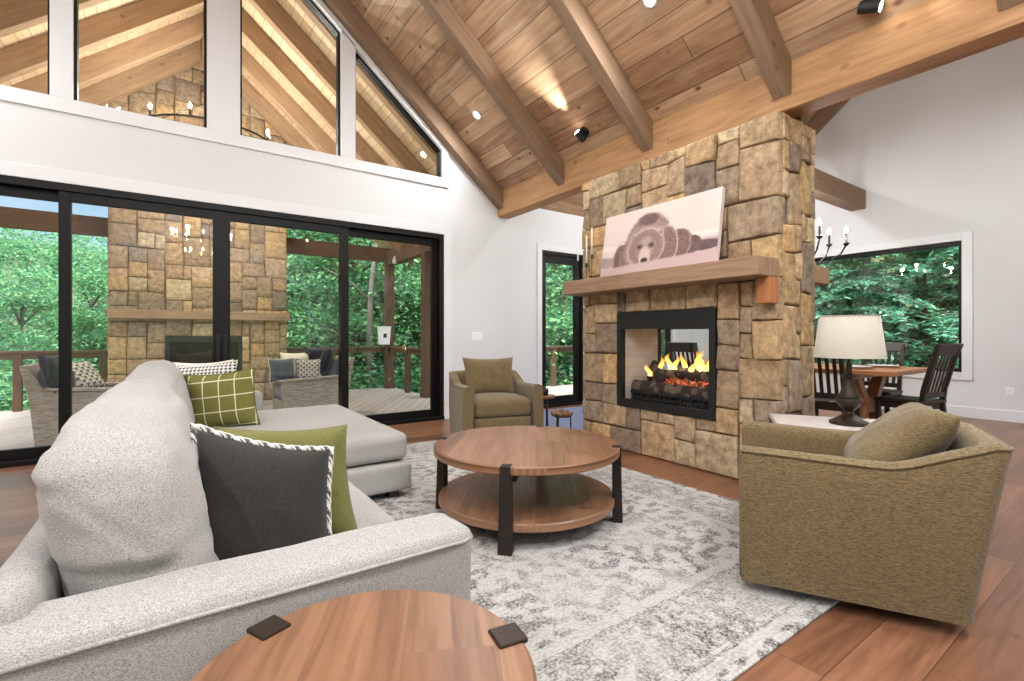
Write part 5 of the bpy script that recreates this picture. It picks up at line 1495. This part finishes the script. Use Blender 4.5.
# left of the chimney: lower trees so that the sky shows over them
for (deg, d, s) in ((-15, 16.0, .68), (-10.5, 15.0, .64), (-6, 16.2, .70), (-2, 15.2, .66), (2.5, 16.5, .72), (-13, 19, .80), (-8, 19.5, .80), (-4, 19, .80), (0.5, 19.5, .84), (-18, 18, .78), (-22, 17, .74), (5, 19.0, .9), (-11, 24, .9), (-5, 24, .92), (1, 25, .95), (-17, 24, .9)):
    x, y = polar(deg, d); plant('ab'[rt.random() < .5], x, y, s * (.9 if deg < 1.5 else 1))
for (deg, d, s) in ((8, 16.0, .98), (12, 15.0, 1.0), (15.5, 15.5, 1.05), (19, 14.2, .98), (22.5, 15.2, 1.05), (26.5, 15.4, 1.0), (29.5, 15.5, 1.0), (33, 14.0, .98), (36.5, 15.0, 1.05), (40, 14.2, 1.0), (45.0, 15.5, 1.05), (47, 14.6, 1.0), (51, 15.5, 1.0),
                    (10, 19, 1.15), (14.5, 20, 1.2), (18, 19, 1.15), (22, 20, 1.2), (26.5, 19, 1.15), (31, 20, 1.2), (35.5, 19.5, 1.15), (39.5, 20, 1.2), (44, 19.5, 1.15), (49, 20, 1.2), (54, 19, 1.2)):
    x, y = polar(deg, d); plant('ab'[rt.random() < .45], x, y, s)
for (deg, d, s) in ((60, 15.5, 1.0), (64, 14.2, .95), (68, 15.5, 1.05), (71.5, 14.0, .95), (75.5, 15.2, 1.05), (79.5, 14.2, 1.0), (83.5, 15.5, 1.0), (57, 18, 1.1), (62, 19, 1.15), (66, 18.5, 1.1), (70, 19, 1.15), (74, 18.5, 1.1), (78, 19, 1.15), (82, 18.5, 1.1), (87, 18, 1.1), (91, 16, 1)):
    x, y = polar(deg, d); plant('h', x, y, s)
for (deg, d, s) in ((-16, 13.2, 1.0), (-11, 12.8, 1.0), (-7, 13.2, 1.0), (-3.5, 12.8, 1.0), (0, 13.2, 1.0), (4, 13.0, 1.0), (14, 12.7, .9), (18, 12.9, 1.0), (22, 12.6, 1.0), (26, 12.9, 1.0), (30, 12.4, 1.0), (34, 12.4, 1.0), (38, 12.6, 1.0), (42, 12.8, 1.0), (46, 13, 1.0), (-20, 13, 1), (66, 12.2, .9), (71, 12.0, .9), (76, 12.3, .9), (80, 12.0, .9)):
    x, y = polar(deg, d); plant('s', x, y, s)
# bare grey stems close to the railing
for (x, y, lx, ly, r, lab) in ((3.75, 11.6, .7, .4, .10, 'pale grey tree stem just behind the corner porch post'), (4.75, 12.2, -.5, .6, .07, 'leaning grey stem between the two right hand porch posts'), (2.35, 12.0, -1.5, .4, .07, 'dark leaning stem right of the outdoor chimney')):
    t = thing('tree_stem', lab, 'tree', (x, y, ground_z(x, y)))
    bm = NB(); pts = [Vector((lx * q * q * 1.2 + .1 * math.sin(q * 7), ly * q, -.5 + q * 8.5)) for q in [k / 12 for k in range(13)]]
    tube(bm, pts, [r * (1 - .6 * k / 12) for k in range(13)], 10); obj('trunk', bm, M['bark'], t, smooth=True)
    for k in (5, 7, 9):
        bm = NB(); p = pts[k]; tube(bm, [p, p + V(.5 * (-1) ** k, .1, .5), p + V(1.1 * (-1) ** k, .2, .8)], [.035, .025, .01], 7); obj('branch', bm, M['bark'], t, smooth=True)

# ------------------------------------------------------------------ sky, sun and view
w = bpy.data.worlds.new('sky'); sc.world = w; w.use_nodes = True; nt = w.node_tree; nt.nodes.clear(); k = NT(nt)
o = nt.nodes.new('ShaderNodeOutputWorld'); bg = nt.nodes.new('ShaderNodeBackground')
tc = nt.nodes.new('ShaderNodeTexCoord'); sp = nt.nodes.new('ShaderNodeSeparateXYZ'); k.lk(tc.outputs['Generated'], sp.inputs[0])
grad = k.ramp(sp.outputs[2], [(0, (.15, .20, .24, 1)), (.26, (.12, .185, .25, 1)), (.50, (.75, .88, 1.0, 1)), (1, (1.1, 1.2, 1.3, 1))])
cloud = k.noise(tc.outputs['Generated'], 3.0, 5, .6)
mr = nt.nodes.new('ShaderNodeMapRange'); mr.inputs[1].default_value = .42; mr.inputs[2].default_value = .62; k.lk(cloud, mr.inputs[0])
k.lk(k.mix(k.math('MULTIPLY', mr.outputs[0], .55), grad, k.mix(1.0, grad, (1.5, 1.3, 1.15, 1), 'MULTIPLY')), bg.inputs[0]); bg.inputs[1].default_value = 3.4
k.lk(bg.outputs[0], o.inputs[0])
sun = bpy.data.lights.new('sun', 'SUN'); sun.energy = 7; sun.angle = math.radians(12); sun.color = (1, .96, .88)
so = bpy.data.objects.new('sun', sun); COL.objects.link(so); so.rotation_euler = Vector((.50, .38, -1)).to_track_quat('-Z', 'Y').to_euler()

sc.view_settings.view_transform = 'Standard'; sc.view_settings.look = 'None'; sc.view_settings.gamma = 1; sc.view_settings.use_curve_mapping = False
sc.view_settings.exposure = 0.32
cy = sc.cycles
cy.max_bounces = 8; cy.diffuse_bounces = 4; cy.glossy_bounces = 3; cy.transmission_bounces = 4; cy.transparent_max_bounces = 12
cy.sample_clamp_indirect = 6; cy.caustics_reflective = False; cy.caustics_refractive = False
cy.use_denoising = True
try: cy.denoiser = 'OPENIMAGEDENOISE'
except Exception: pass
